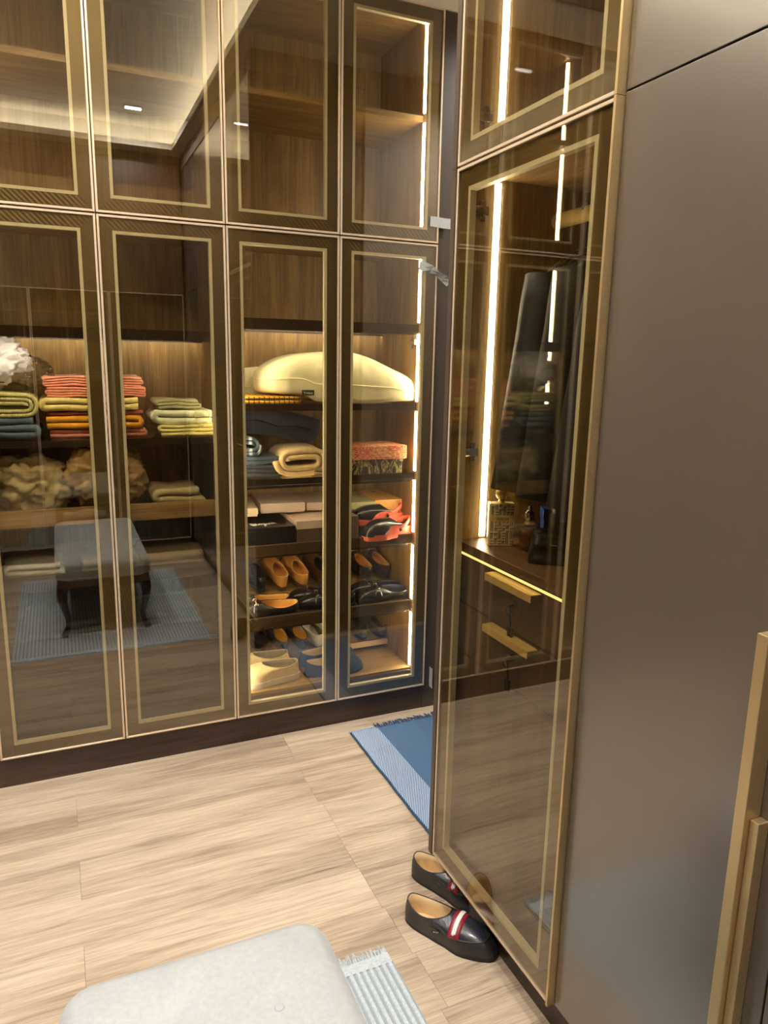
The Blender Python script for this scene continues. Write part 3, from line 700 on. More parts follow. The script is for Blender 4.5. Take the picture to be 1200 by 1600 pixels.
def shoe_geo(L, W_, st, throat, hr, toe_h, zsole, mirror, pointy=.5):
    """meridian surface: ring index i runs heel -> right -> toe -> left; s runs sole -> rim"""
    def base(i, k=1.0):
        ph = 2 * PI * i / NS; c = math.cos(ph); t = (1 - c) / 2
        wx = interp(WT, t) * W_ / 2
        sn = math.copysign(abs(math.sin(ph)) ** (pointy if t > .5 else .62), math.sin(ph))
        cx = .05 * W_ * math.sin(t * PI) * mirror
        return Vector((cx + wx * sn * k, L * (.5 + (t - .5) * k), 0))
    def rim(i):
        ph = 2 * PI * i / NS; c = math.cos(ph); u = (1 - c) / 2
        y = L * (.025 + (throat - .025) * u)
        hw = W_ * (.295 + .06 * math.sin(u * PI)) * math.copysign(abs(math.sin(ph)) ** .75, math.sin(ph))
        cx = .05 * W_ * math.sin(y / L * PI) * mirror
        z = hr[0] * (1 - u) ** 2 + 2 * hr[1] * u * (1 - u) + hr[2] * u * u
        return Vector((cx + hw, y, z + zsole))
    def surf(i, s):
        b = base(i); r = rim(i); ph = 2 * PI * i / NS; t = (1 - math.cos(ph)) / 2
        zc = (r.z - zsole) * .75 * (1 - t) + (toe_h if t > .5 else .8 * toe_h) * t
        c = Vector((b.x * 1.04, L / 2 + (b.y - L / 2) * 1.015, zsole + max(zc, .028)))
        b2 = Vector((b.x, b.y, zsole))
        return b2 * (1 - s) ** 2 + c * 2 * s * (1 - s) + r * s * s
    return base, rim, surf
def make_shoe(name, label, loc, rz, upper, inner, insole, sole, L=.275, W_=.098, st='loafer', throat=.56, hr=(.062, .036, .072), toe_h=.062, zs=.012, mirror=1, rx=0.0, group=None, strap=None, buckle=None, seam=None, collar=None, vamp=None, pointy=.5, over=1.02, ry=0.0):
    t = thing(name, label, 'shoe', loc, rz, group, rx, ry)
    base, rim, surf = shoe_geo(L, W_, st, throat, hr, toe_h, zs, mirror, pointy)
    rings = [[surf(i, k / (KS - 1)) for i in range(NS)] for k in range(KS)]
    MB().loft(rings, False, False).build('upper', upper, t, smooth=True)
    rm = [rim(i) for i in range(NS)]; ctr = sum(rm, Vector()) / NS
    ins = [[p + (Vector((ctr.x, p.y if .1 * L < p.y < throat * L - .02 else ctr.y, p.z)) - p).normalized() * .0022 for p in rm]]
    ins.append([ins[0][i] * .55 + (base(i, .88) + Vector((0, 0, zs + .012))) * .45 + Vector((0, 0, 0)) for i in range(NS)])
    ins.append([base(i, .88) + Vector((0, 0, zs + .008)) for i in range(NS)])
    MB().loft([rm] + ins, False, False).build('lining', inner, t, smooth=True)
    MB().prism_z([(p.x, p.y) for p in [base(i, .89) for i in range(NS)]], zs + .004, zs + .009).build('insole', insole, t)
    so = MB().loft([[base(i, over * .97) for i in range(NS)], [base(i, over) + Vector((0, 0, zs * .35)) for i in range(NS)], [base(i, over) + Vector((0, 0, zs + .004)) for i in range(NS)], [base(i, .96) + Vector((0, 0, zs + .006)) for i in range(NS)]])
    so.build('sole', sole, t, smooth=False)
    MB().tube(rm, .0019, 6, True).build('collar', collar or upper, t, smooth=True)
    def cross(y, off, imax=17):                           # curve over the vamp at constant y
        pts = []
        for j in range(-imax * 8, imax * 8 + 1):
            i = NS / 2 + j / 8
            lo, hi = 0.0, 1.0
            if not (surf(i, 1).y < y < surf(i, 0.02).y):
                continue
            for _ in range(24):
                m = (lo + hi) / 2
                if surf(i, m).y > y: lo = m
                else: hi = m
            p = surf(i, lo); e = 1e-3
            du = surf(i + .05, lo) - surf(i - .05, lo); dv = surf(i, min(1, lo + e)) - surf(i, lo - e)
            n = du.cross(dv).normalized()
            if n.z < 0: n = -n
            pts.append(p + n * off)
        return pts
    def resample(pts, n):
        d = [0]
        for a, b in zip(pts[:-1], pts[1:]): d.append(d[-1] + (b - a).length)
        out = []
        for k in range(n):
            q = d[-1] * k / (n - 1); j = 0
            while j < len(d) - 2 and d[j + 1] < q: j += 1
            f = (q - d[j]) / max(1e-9, d[j + 1] - d[j]); out.append(pts[j].lerp(pts[j + 1], max(0, min(1, f))))
        return out
    def band(nm, mat, y0, y1, off, u0=0.0, u1=1.0, par=t):
        rows = []
        for k in range(5):
            c = cross(y0 + (y1 - y0) * k / 4, off)
            if len(c) < 4: return None
            c = resample(c, 41); a, b = int(u0 * 40), int(u1 * 40); rows.append(c[a:b + 1])
        o = MB().grid(rows).build(nm, mat, par, smooth=True)
        sl = o.modifiers.new('solid', 'SOLIDIFY'); sl.thickness = .0014; sl.offset = -1
        return o
    if strap:
        s = band('strap', strap[0], L * (throat + .04), L * (throat + .155), .0022, .15, .85)
        if s and strap[1]: band('strap_stripe', strap[1], L * (throat + .076), L * (throat + .118), .0052, .24, .78, s)
        if s and buckle:
            c = cross(L * (throat + .097), .0045); c = resample(c, 41)[15:26]
            MB().tube(c, .0022, 6).build('bit', buckle, s, smooth=True)
            for q in (c[0], c[-1]): MB().tube([q + Vector((.001, .008 * math.cos(a), .006 * math.sin(a))) for a in [2 * PI * k / 10 for k in range(10)]], .0016, 5, True).build('bit_ring', buckle, s, smooth=True)
    if seam:
        pts = [surf(NS / 2 + j / 2, .46) + Vector((0, 0, .0008)) for j in range(-26, 27)]
        MB().tube(pts, .0022, 6).build('apron_seam', seam, t, smooth=True)
    if vamp:
        rows = []
        for k in range(7):
            s = .47 + .52 * k / 6; row = []
            for j in range(-24, 25):
                i = NS / 2 + j / 2; p = surf(i, s); du = surf(i + .05, s) - surf(i - .05, s); dv = surf(i, s + 1e-3) - surf(i, s - 1e-3); n = du.cross(dv).normalized()
                row.append(p + (n if n.z > 0 else -n) * .0008)
            rows.append(row)
        MB().grid(rows).build('vamp', vamp, t, smooth=True)
    if st == 'clog':
        rows = []
        for k in range(9):
            s = .03 + .97 * k / 8; row = []
            for j in range(-22, 23):
                f = abs(j) / 22; i = NS / 2 + j / 2 * (1.05 + .2 * s); p = surf(i, s); du = surf(i + .05, s) - surf(i - .05, s); dv = surf(i, min(1, s + 1e-3)) - surf(i, s - 1e-3); n = du.cross(dv).normalized()
                row.append(p + (n if n.z > 0 else -n) * .003)
            rows.append(row)
        MB().grid(rows).build('cover', 'lea_black', t, smooth=True)
        arc = [Vector((W_ * .44 * math.cos(a), L * .36 - L * .33 * math.sin(a), .040 + .042 * math.sin(a))) for a in [PI * k / 20 for k in range(21)]]
        rows = [[p + Vector((0, 0, -.008)) for p in arc], [p + Vector((0, 0, .008)) for p in arc]]
        o = MB().grid(rows).build('heel_strap', 'coral_rubber', t, smooth=True); sl = o.modifiers.new('s', 'SOLIDIFY'); sl.thickness = .006
        for sg in (-1, 1):
            MB().tube([(sg * W_ * .47, L * .36, .042), (sg * W_ * .50, L * .36, .042)], .007, 10).build('rivet', 'lea_black', t)
    return t
def pair(nm, lab, h1, rz1, h2, rz2, **kw):
    if kw.get('ry'):
        lift = kw['W_'] * .40 * abs(math.sin(kw['ry'])); h1 = (h1[0], h1[1], h1[2] + lift); h2 = (h2[0], h2[1], h2[2] + lift)
    make_shoe(nm, lab[0], h1, rz1, mirror=1, **kw); make_shoe(nm, lab[1], h2, rz2, mirror=-1, **kw)
# -- on the floor in front of the right wardrobe
fk = dict(over=1.0, upper='moc_black', inner='in_fawn', insole='in_fawn', sole='sole_black', L=.285, W_=.106, zs=.010, hr=(.070, .040, .076), toe_h=.050, strap=('strap_red', 'strap_white'), seam='moc_black', vamp='vamp_black', throat=.50, pointy=.54, collar='moc_black')
ang = math.atan2(-.205, .155) - PI / 2
a1 = make_shoe('loafer', 'black leather loafer with red and white strap, nearer shoe on floor', (.838, 1.655, 0), math.radians(-143), mirror=1, **fk)
tgl = MB().box(-.011, .011, -.0006, .0006, -.004, .004).build('side_tag', 'sole_black', a1)
tgl.location = (.0485, .118, .042); tgl.rotation_euler = (0, -.25, PI / 2 + .03)
text_mesh('tag_print', 'BALLY', .0062, 'print_white', tgl, (0, -.0009, 0), (PI / 2, 0, 0), .0001)
make_shoe('loafer', 'black leather loafer with red and white strap, half under the glass wardrobe', (.938, 1.815, 0), math.radians(-150), mirror=-1, **fk)
# -- bottom level of the shoe cabinet
ZF = .2055
g = 'shoes on the cabinet floor'
kw = dict(ry=-.10, upper='canvas_cream', inner='in_grey', insole='in_beige', sole='sole_white', L=.28, W_=.108, zs=.026, hr=(.060, .040, .070), toe_h=.062, throat=.60, pointy=.55, over=1.05, group=g)
R90 = PI / 2
pair('slip_on_shoe', ('cream canvas slip-on shoe at the front of the cabinet floor', 'cream canvas slip-on shoe behind its twin on the cabinet floor'), (.905, 2.925, ZF), R90 + .06, (.895, 3.040, ZF), R90 - .02, **kw)
kw = dict(ry=.16, upper='suede_navy', inner='in_beige', insole='in_beige', sole='sole_black', L=.275, W_=.095, zs=.012, hr=(.058, .034, .066), group=g, pointy=.55)
pair('loafer', ('navy suede loafer with beige lining, front one on the cabinet floor', 'navy suede loafer with beige lining, behind the front one'), (.935, 2.925, ZF), -R90 - .02, (.945, 3.03, ZF), -R90 + .03, **kw)
kr = math.radians(16)
ZT = .252
kw = dict(upper='suede_navy', inner='in_mustard', insole='in_mustard', sole='sole_black', L=.20, W_=.085, zs=.010, hr=(.046, .030, .056), rx=kr, group=g, throat=.62)
pair('loafer', ('navy shoe with mustard insole, left of the rear pair', 'navy shoe with mustard insole, right of the rear pair'), (.898, 3.118, ZT), .12, (.995, 3.118, ZT), .05, **kw)
kw = dict(upper='canvas_white', inner='in_grey', insole='canvas_white', sole='sole_white', L=.19, W_=.088, zs=.016, hr=(.050, .034, .056), rx=kr, group=g, throat=.5)
pair('slip_on_shoe', ('white canvas shoe in the rear row, left of pair', 'white canvas shoe in the rear row, right of pair'), (1.075, 3.122, ZT), .28, (1.165, 3.122, ZT), .22, **kw)
kw = dict(upper='lea_dbrown', inner='in_dark', insole='in_dark', sole='sole_black', L=.19, W_=.088, zs=.012, hr=(.050, .034, .056), rx=kr, group=g)
pair('loafer', ('dark brown shoe at the far left of the rear row', 'dark brown shoe beside the rear navy pair'), (.705, 3.118, ZT), .05, (.800, 3.118, ZT), .02, **kw)
kw = dict(upper='suede_grey', inner='in_dark', insole='in_dark', sole='sole_black', L=.20, W_=.096, zs=.012, hr=(.046, .036, .060), rx=kr, group=g, throat=.66)
pair('loafer', ('charcoal suede loafer, left of the pair behind the fourth door', 'charcoal suede loafer, right of the pair behind the fourth door'), (1.305, 3.122, ZT), .10, (1.403, 3.122, ZT), .02, **kw)
# -- middle level
ZE = .5005; g = 'shoes on the middle tray'
kw = dict(ry=-.30, upper='lea_black', inner='in_tan', insole='in_tan', sole='sole_black', L=.265, W_=.092, zs=.016, hr=(.054, .026, .062), group=g, strap=('lea_black', None), buckle='gold', throat=.62)
pair('loafer', ('black horsebit loafer with tan lining lying in front', 'black horsebit loafer with tan lining behind its twin'), (.905, 2.915, ZE), R90 - .04, (.895, 3.005, ZE), R90 - .12, **kw)
kw = dict(ry=-.22, upper='lea_black', inner='in_dark', insole='in_dark', sole='sole_black', L=.27, W_=.090, zs=.016, hr=(.056, .038, .062), group=g, strap=('lea_black', None), buckle='chrome')
pair('loafer', ('plain black dress shoe in front at the tray middle', 'plain black dress shoe behind the other at tray middle'), (1.175, 2.925, ZE), R90 - .10, (1.16, 3.015, ZE), R90 - .14, **kw)
kw = dict(ry=-.26, upper='lea_black', inner='in_blue', insole='in_fawn', sole='sole_black', L=.26, W_=.092, zs=.016, hr=(.054, .028, .062), group=g, strap=('lea_black', None), buckle='chrome')
pair('loafer', ('black loafer with silver bit and navy lining, front shoe', 'black loafer with silver bit and navy lining, rear shoe'), (1.446, 2.918, ZE + .006), R90 - .05, (1.437, 3.004, ZE + .006), R90 - .10, **kw)
ke = math.radians(15); ZR = .572
kw = dict(upper='lea_tan', inner='in_tan', insole='in_tan', sole='sole_brown', L=.235, W_=.094, zs=.012, hr=(.056, .034, .068), rx=ke, group=g, throat=.52, collar='in_beige')
pair('loafer', ('tan leather loafer, left of the rear pair on the tray', 'tan leather loafer, right of the rear pair on the tray'), (.885, 3.072, ZR), .13, (.985, 3.072, ZR), .10, **kw)
kw = dict(upper='lea_brown', inner='in_dark', insole='in_dark', sole='sole_brown', L=.235, W_=.092, zs=.012, hr=(.060, .042, .068), rx=ke, group=g)
pair('loafer', ('brown leather shoe right of the tan loafers', 'brown leather shoe hidden by the door frame'), (1.085, 3.072, ZR), .1, (1.182, 3.072, ZR), .08, **kw)
kw = dict(upper='lea_black', inner='in_dark', insole='in_dark', sole='sole_black', L=.235, W_=.092, zs=.012, hr=(.060, .042, .068), rx=ke, group=g)
pair('loafer', ('black shoe at the far left of the tray rear row', 'black shoe left of the tan loafers'), (.690, 3.072, ZR), .02, (.786, 3.072, ZR), .05, **kw)
kw = dict(upper='lea_dbrown', inner='in_tan', insole='in_tan', sole='sole_black', L=.215, W_=.092, zs=.016, hr=(.050, .034, .060), rx=ke, group=g, strap=('lea_dbrown', None), buckle='gold', throat=.64)
pair('loafer', ('dark brown loafer with tan insole, left one behind the fourth door', 'dark brown loafer with tan insole, right one behind the fourth door'), (1.308, 3.080, ZR), .26, (1.403, 3.080, ZR), .20, **kw)
# -- clogs
kw = dict(upper='coral_rubber', inner='coral_rubber', insole='coral_rubber', sole='coral_rubber', L=.25, W_=.105, zs=.016, hr=(.026, .030, .070), toe_h=.072, st='clog', throat=.46)
pair('clog', ('black and coral clog at the front beside the shoe boxes', 'black and coral clog behind its twin by the orange box'), (1.432, 2.905, ZD + .006), R90 + .20, (1.425, 2.965, ZD + .052), R90 - .12, **kw)

# ================================================================== towel shelf
ZW = 1.2985
def stack(x, y, w, d, items, z=ZW):
    for (nm, lab, h, n, mat, dx, dy, st, amp) in items:
        folded(nm, lab, 'towel', (x + dx, y + dy, z), w, d, h, n, mat, 0, st, amp, 'towels stacked on the left shelf'); z += h + .0008
stack(.125, 2.93, .345, .26, [
    ('folded_towel', 'salmon pink towel at the bottom of the colourful pile', .030, 2, 't_pink', .01, 0, 1, .003),
    ('folded_towel', 'bright mustard yellow folded towel', .050, 2, 't_mustard', -.005, -.01, 1, .006),
    ('folded_towel', 'rust brown towel between the mustard and cream ones', .012, 1, 't_rust', .008, .0, 1, .006),
    ('folded_towel', 'pale yellow cream towel under the coral ones', .050, 2, 't_cream', -.004, -.012, -1, .008),
    ('folded_towel', 'lower coral folded towel with many layers', .036, 4, 't_coral', .014, .0, 1, .008),
    ('folded_towel', 'upper coral folded towel at the top of the pile', .036, 4, 't_coral', .008, .01, -1, .009)])
folded('folded_towel', 'slate blue folded towel under the striped green one', 'towel', (-.20, 2.90, ZW), .265, .26, .075, 3, 't_teal', 0, 1, .008)
rolled('rolled_towel', 'pale green striped towel rolled on the slate blue one', 'towel', (-.195, 2.90, ZW + .077), .265, .25, .085, 2.5, 't_green_stripe', 0, 1, .004)
plain('poly', srgb(232, 230, 236), .3, 0, .06, 30, .3, 60, coat=.4)
pb = lump('plastic_bag', 'crumpled grey and white plastic bag on the rolled towel', 'bag', (-.20, 3.02, ZW + .168), .10, .075, .055, 'poly', .042, 14, 0, 64, 40, 3.0)
lumpd = lump('plastic_bag', 'clear crinkled plastic bag beside the coral towels', 'bag', (-.105, 3.06, ZW + .168), .075, .075, .045, 'plastic_film', .028, 14, 0, 64, 40, 8.0)
text_mesh('bag_print', '3ITL', .045, 'print_dark', pb, (-.005, -.094, .045), (PI / 2 - .1, 0, 0), .0006)
folded('folded_cloth', 'pale yellow cloth at the bottom of the green pile', 'cloth', (.465, 2.895, ZW), .225, .22, .042, 3, 't_yellow', .0, 1, .007)
folded('folded_cloth', 'mint green folded cloth tied with a yellow ribbon', 'cloth', (.452, 2.90, ZW + .042), .235, .22, .056, 2, 't_mint', .0, -1, .005)
folded('folded_cloth', 'sage green folded cloth on top of the mint one', 'cloth', (.430, 2.93, ZW + .099), .165, .19, .036, 3, 't_sage', .0, 1, .007)
rb = MB()
rb.tube([(.0, 0, .105), (-.004, -.004, .085), (.004, -.006, .065), (.010, -.007, .045), (.020, -.008, .035)], .0042, 6, flat=.3)
rb.tube([(.020, -.008, .035), (.045, -.010, .06), (.055, -.008, .085), (.045, -.006, .10), (.03, -.002, .105)], .0035, 6, flat=.3)
rb.tube([(.020, -.008, .035), (.05, -.012, .050), (.072, -.010, .052), (.078, -.010, .030), (.06, -.012, .022)], .003, 6, flat=.4)
rb.tube([(.020, -.008, .035), (.0, -.012, .022), (-.03, -.014, .016), (-.05, -.014, .006)], .0034, 6, flat=.4)
rb = rb.build('ribbon', 'ribbon_yellow', None, smooth=True); rb.location = (.485, 2.888, ZW); tag(rb, 'thin yellow ribbon tied around the mint cloth', 'ribbon')
# ---- contents of the glass fronted drawers
def dz_(z): return z + .0125
lump('cloth_bundle', 'cream linen bundle in clear plastic, left of the top drawer', 'bundle', (-.11, 3.03, dz_(.985)), .12, .10, .085, 't_linen', .036, 12, 0, 64, 40, 2.0)
lump('cloth_bundle', 'large cream bag of linen in the middle of the top drawer', 'bundle', (.150, 3.03, dz_(.985)), .13, .10, .10, 't_beige', .036, 10, 0, 64, 40, 5.0)
folded('folded_cloth', 'olive beige folded garment at the right of the top drawer', 'cloth', (.42, 2.93, dz_(.985)), .19, .24, .085, 3, 't_linen', 0, 1, .008)
folded('folded_cloth', 'olive folded trousers in the second drawer', 'cloth', (.40, 2.91, dz_(.745)), .26, .26, .075, 2, 't_olive', 0, -1, .008)
folded('folded_cloth', 'white folded shirt at the left of the second drawer', 'cloth', (-.12, 2.92, dz_(.745)), .20, .26, .065, 3, 't_white', 0, 1, .010)
folded('folded_cloth', 'brown folded trousers in the middle of the second drawer', 'cloth', (.14, 2.92, dz_(.745)), .22, .26, .070, 2, 't_olive', 0, 1, .008)
folded('folded_cloth', 'black folded trousers in the third drawer', 'cloth', (-.02, 2.92, dz_(.490)), .30, .26, .08, 3, 't_black', 0, 1, .008)
folded('folded_cloth', 'dark navy folded trousers in the third drawer', 'cloth', (.35, 2.92, dz_(.490)), .28, .26, .08, 3, 't_dnavy', 0, 1, .008)

# ================================================================== inside the right wardrobe
CTZ = CT + .0003
m_, nt_, b_ = nodes_of('gold_lattice'); v_ = coords(nt_)
b_.inputs['Base Color'].default_value = rgba(srgb(250, 232, 170)); b_.inputs['Metallic'].default_value = .2; b_.inputs['Roughness'].default_value = .35
plain('perfume_amber', srgb(126, 90, 48), .3, 0, .1)
pf = thing('perfume_bottle', 'tall gold perfume bottle with lattice front and round cap', 'bottle', (1.075, 1.628, CTZ), math.radians(-24))
bx('body', 'gold_lattice', pf, -.034, .034, -.015, .015, 0, .118, bevel=.003)
lat = MB(); rnd = random.Random(3)
for zone in ((.006, .064), (.086, .114)):
    z = zone[0]
    while z < zone[1]:
        x = -.028
        while x < .026:
            if rnd.random() < .5: lat.box(x, x + .009, -.0162, -.0145, z, z + .0016)
            else: lat.box(x, x + .0016, -.0162, -.0145, z, z + .007); lat.box(x + .004, x + .0056, -.0162, -.0145, z, z + .007)
            x += .0105
        z += .0072
lat.build('lattice', 'print_dark', pf)
bx('name_plate', 'gold_bright', pf, -.030, .030, -.0168, -.0145, .068, .082)
text_mesh('plate_print', 'ATELIER', .009, 'print_dark', pf, (.004, -.0172, .075), (PI / 2, 0, 0), .0002)
cp = [(.008, .118), (.010, .122), (.006, .125), (.013, .130), (.017, .139), (.0165, .148), (.012, .156), (.004, .160)]
MB().lathe(cp, 12).build('cap', 'gold_bright', pf)
p2 = thing('perfume_bottle', 'small oval amber perfume bottle with domed silver cap', 'bottle', (1.110, 1.545, CTZ), math.radians(-30))
prof = [(.010, 0), (.014, .003), (.024, .022), (.0265, .042), (.024, .060), (.016, .070), (.009, .073)]
MB().lathe(prof, 28, 0, 0, 1.0, .55).build('flask', 'amber_glass', p2, smooth=True)
MB().lathe([(r * .86, z * .9 + .004) for r, z in prof[:5]], 24, 0, 0, 1.0, .5).build('perfume', 'perfume_amber', p2, smooth=True)
MB().lathe([(.011, .073), (.013, .078), (.010, .082)], 20).build('neck_ring', 'gold_bright', p2, smooth=True)
MB().lathe([(.010, .082), (.014, .088), (.0145, .096), (.010, .106), (.005, .110), (.0055, .114), (.004, .119), (.001, .122)], 20).build('cap', 'chrome', p2, smooth=True)
plain('card_blue', srgb(20, 62, 124), .4, 0, .03)
b2, l2 = lidbox('perfume_box', 'small blue perfume box behind the bottles', (1.205, 1.575, CTZ), .05, .05, .10, .03, 'card_blue', 'card_blue', math.radians(-25))
# black leather bag and pouch
def bag(name, label, loc, rz, w, d, h, mat, handles, seed, cat='bag'):
    t = thing(name, label, cat, loc, rz); rings = []; n = 28
    for k in range(11):
        f = k / 10; s = 1 - .16 * f + .05 * math.sin(f * PI); dd = d * (1 - .55 * f)
        ring = []
        for i in range(n):
            a = 2 * PI * i / n
            p = Vector((w / 2 * s * math.copysign(abs(math.cos(a)) ** .45, math.cos(a)), dd / 2 * math.copysign(abs(math.sin(a)) ** .5, math.sin(a)), h * f))
            ring.append(p + noise.noise_vector(p * 18 + Vector((seed, 0, 0))) * .010 * min(1, f * 4))
        rings.append(ring)
    MB().loft(rings).build('body', mat, t, smooth=True)
    fl_ = [[Vector((x * w / 2 * .86, -d / 2 * (1 - .5 * f) - .006, h * (1 - .42 * (1 - f)))) + noise.noise_vector(Vector((x, f, seed))) * .003 for x in [-1 + 2 * j / 8 for j in range(9)]] for f in [k / 5 for k in range(6)]]
    o = MB().grid(fl_).build('flap', mat, t, smooth=True); sl = o.modifiers.new('s', 'SOLIDIFY'); sl.thickness = .004
    if handles:
        MB().tube([(w * .30 * math.cos(a), 0, h * .97 + .085 * math.sin(a)) for a in [PI * k / 14 for k in range(15)]], .0055, 8).build('handle', mat, t, smooth=True)
    MB().box(-.014, .014, -d / 2 * .7 - .012, -d / 2 * .7 - .007, h * .60, h * .66).build('clasp', 'chrome', t, bevel=.001)
    return t
plain('bag_leather', srgb(26, 24, 23), .32, 0, .15, 20, .3, 160, coat=.3)
bag('handbag', 'black leather handbag standing under the hanging clothes', (1.22, 1.40, CTZ), math.radians(-35), .25, .12, .19, 'bag_leather', True, 2.0)
bag('clutch_bag', 'small crumpled black pouch at the counter front', (1.105, 1.43, CTZ), math.radians(-33), .125, .06, .080, 'bag_leather', False, 6.0)
# hanging garments
def jacket(label, y, half, zb, seed, mat, xo=0.0, group='hanging dark clothes'):
    t = thing('jacket', label, 'jacket', (XR + .30 + xo, y, 1.975), 0, group)
    rings = []; n = 24
    for k in range(13):
        f = k / 12
        z = -.085 - f * (1.975 - zb - .085)
        wv = half * (.30 + .70 * min(1, f * 6)) * (1 - .10 * math.sin(f * PI)) if f < .18 else half * (.93 + .10 * f)
        th = .020 + .022 * min(1, f * 5)
        ring = []
        for i in range(n):
            a = 2 * PI * i / n
            p = Vector((wv * math.copysign(abs(math.cos(a)) ** .6, math.cos(a)), th * math.sin(a) * (1 + .35 * math.sin(a * 3 + seed)), z + (-.06 * abs(math.cos(a)) if f < .1 else 0)))
            ring.append(p + noise.noise_vector(p * 9 + Vector((seed, 0, 0))) * .008)
        rings.append(ring)
    MB().loft(rings).build('body', mat, t, smooth=True)
    for sg in (-1, 1):
        pth = []; rr = []
        for k in range(9):
            f = k / 8; pth.append((sg * (half * .80 + .075 * f), -.012 * f, -.16 - f * .54)); rr.append(.050 + .004 * f + .004 * noise.noise(Vector((f * 6, seed, sg))))
        MB().tube(pth, rr, 12, flat=.9).build('sleeve', mat, t, smooth=True)
    hk = [(0, 0, -.075), (0, 0, -.03)] + [(.016 * math.sin(a), 0, .003 - .019 * -math.cos(a) * 1.0) for a in [PI * 1.0 - PI * 1.25 * k / 8 for k in range(9)]]
    hg = MB().tube([(0, 0, -.09), (0, 0, -.020), (.012, 0, -.006), (.0215, 0, .004), (.019, 0, .017), (.004, 0, .0235), (-.012, 0, .020), (-.020, 0, .008)], .0022, 6)
    hg.tube([(-half * .8, 0, -.165), (-half * .3, 0, -.105), (0, 0, -.088), (half * .3, 0, -.105), (half * .8, 0, -.165)], .008, 8)
    hg.build('hanger', 'black_metal', t, smooth=True)
    return t
jacket('charcoal jacket hanging nearest the light strip in the wardrobe', 1.585, .155, 1.29, 1.0, 't_coat')
jacket('black jacket hanging in the middle of the wardrobe', 1.46, .165, 1.40, 5.0, 't_black')
jacket('black coat hanging at the near end of the wardrobe', 1.33, .17, 1.42, 9.0, 't_black')

# ================================================================== bench
m_, nt_, b_ = nodes_of('velvet'); v_ = coords(nt_)
f_ = mixc(nt_, .5, nse(nt_, v_, 9, 4, .6, .5), nse(nt_, v_, 90, 3))
link(nt_, ramp(nt_, f_, [(.35, srgb(172, 173, 170)), (.65, srgb(188, 189, 186))]), b_.inputs['Base Color']); b_.inputs['Roughness'].default_value = .75; b_.inputs['Sheen Weight'].default_value = .4
bump(nt_, b_, nse(nt_, v_, 500, 2), .12, .001)
RT = .0075
bench = thing('bench', 'long pale grey upholstered bench with dark curved wooden legs', 'bench', (.185, .69, RT))
bw, bl = .255, .595
def rrect(a, b, r, z, n=9):
    pts = []
    for cx, cy, s in ((a - r, b - r, 0), (-a + r, b - r, 1), (-a + r, -b + r, 2), (a - r, -b + r, 3)):
        for k in range(n): q = PI / 2 * (s + k / (n - 1)); pts.append((cx + r * math.cos(q), cy + r * math.sin(q), z))
    return pts
zt = .452 - RT
lv = [(-.010, .340, .05), (0, .350, .06), (.004, .375, .06), (.004, .405, .06), (.0, .425, .06), (-.010, .439, .055), (-.028, .447, .05), (-.07, .451, .05), (-.13, .453, .05)]
rings = [rrect(bw + d, bl + d, max(.02, r + d * .5), z - RT) for d, z, r in lv]
MB().loft(rings).build('seat_cushion', 'velvet', bench, smooth=True)
bt = MB().lathe([(.001, .4545 - RT), (.006, .4548 - RT), (.009, .4538 - RT), (.0095, .4525 - RT)][::-1], 20).build('button', 'velvet', bench, smooth=True)
bt.location = (.296 - .185, 1.08 - .69, 0)
MB().tube(rrect(bw + .001, bl + .001, .06, .352 - RT), .004, 6, True).build('piping', 'velvet', bench, smooth=True)
for sg in (-1, 1):
    for ax in (0, 1):
        ln = (bw if ax == 0 else bl) - .05
        top = [(-ln + 2 * ln * k / 24, .339 - RT) for k in range(25)]
        bot = [(x, .300 - RT - .030 * abs(x / ln) ** 3 + .012 * math.cos(x / ln * PI * 2)) for x, z in top][::-1]
        mb = MB().prism_y(top + bot, -.011, .011)
        if ax == 1: mb.move(lambda p: Vector((p.y, p.x, p.z)))
        o = mb.build('apron', 'leg_wood', bench)
        o.location = ((0, sg * (bl - .03), 0) if ax == 0 else (sg * (bw - .03), 0, 0))
    for sy in (-1, 1):
        prof = [(0, .339, .034), (.006, .30, .034), (.016, .255, .030), (.014, .20, .024), (.004, .15, .019), (-.006, .10, .016), (-.006, .06, .0145), (.002, .032, .016), (.014, .014, .020), (.018, .002, .016)]
        dx, dy = sg * .7, sy * .7
        pth = [(sg * (bw - .042) + dx * o_ * 1.5, sy * (bl - .042) + dy * o_ * 1.5, max(0.0, z - RT * 0)) for o_, z, r in prof]
        MB().tube([(a, b, c if c > .01 else .0) for a, b, c in pth], [r for _, _, r in prof], 12).build('leg', 'leg_wood', bench, smooth=True)
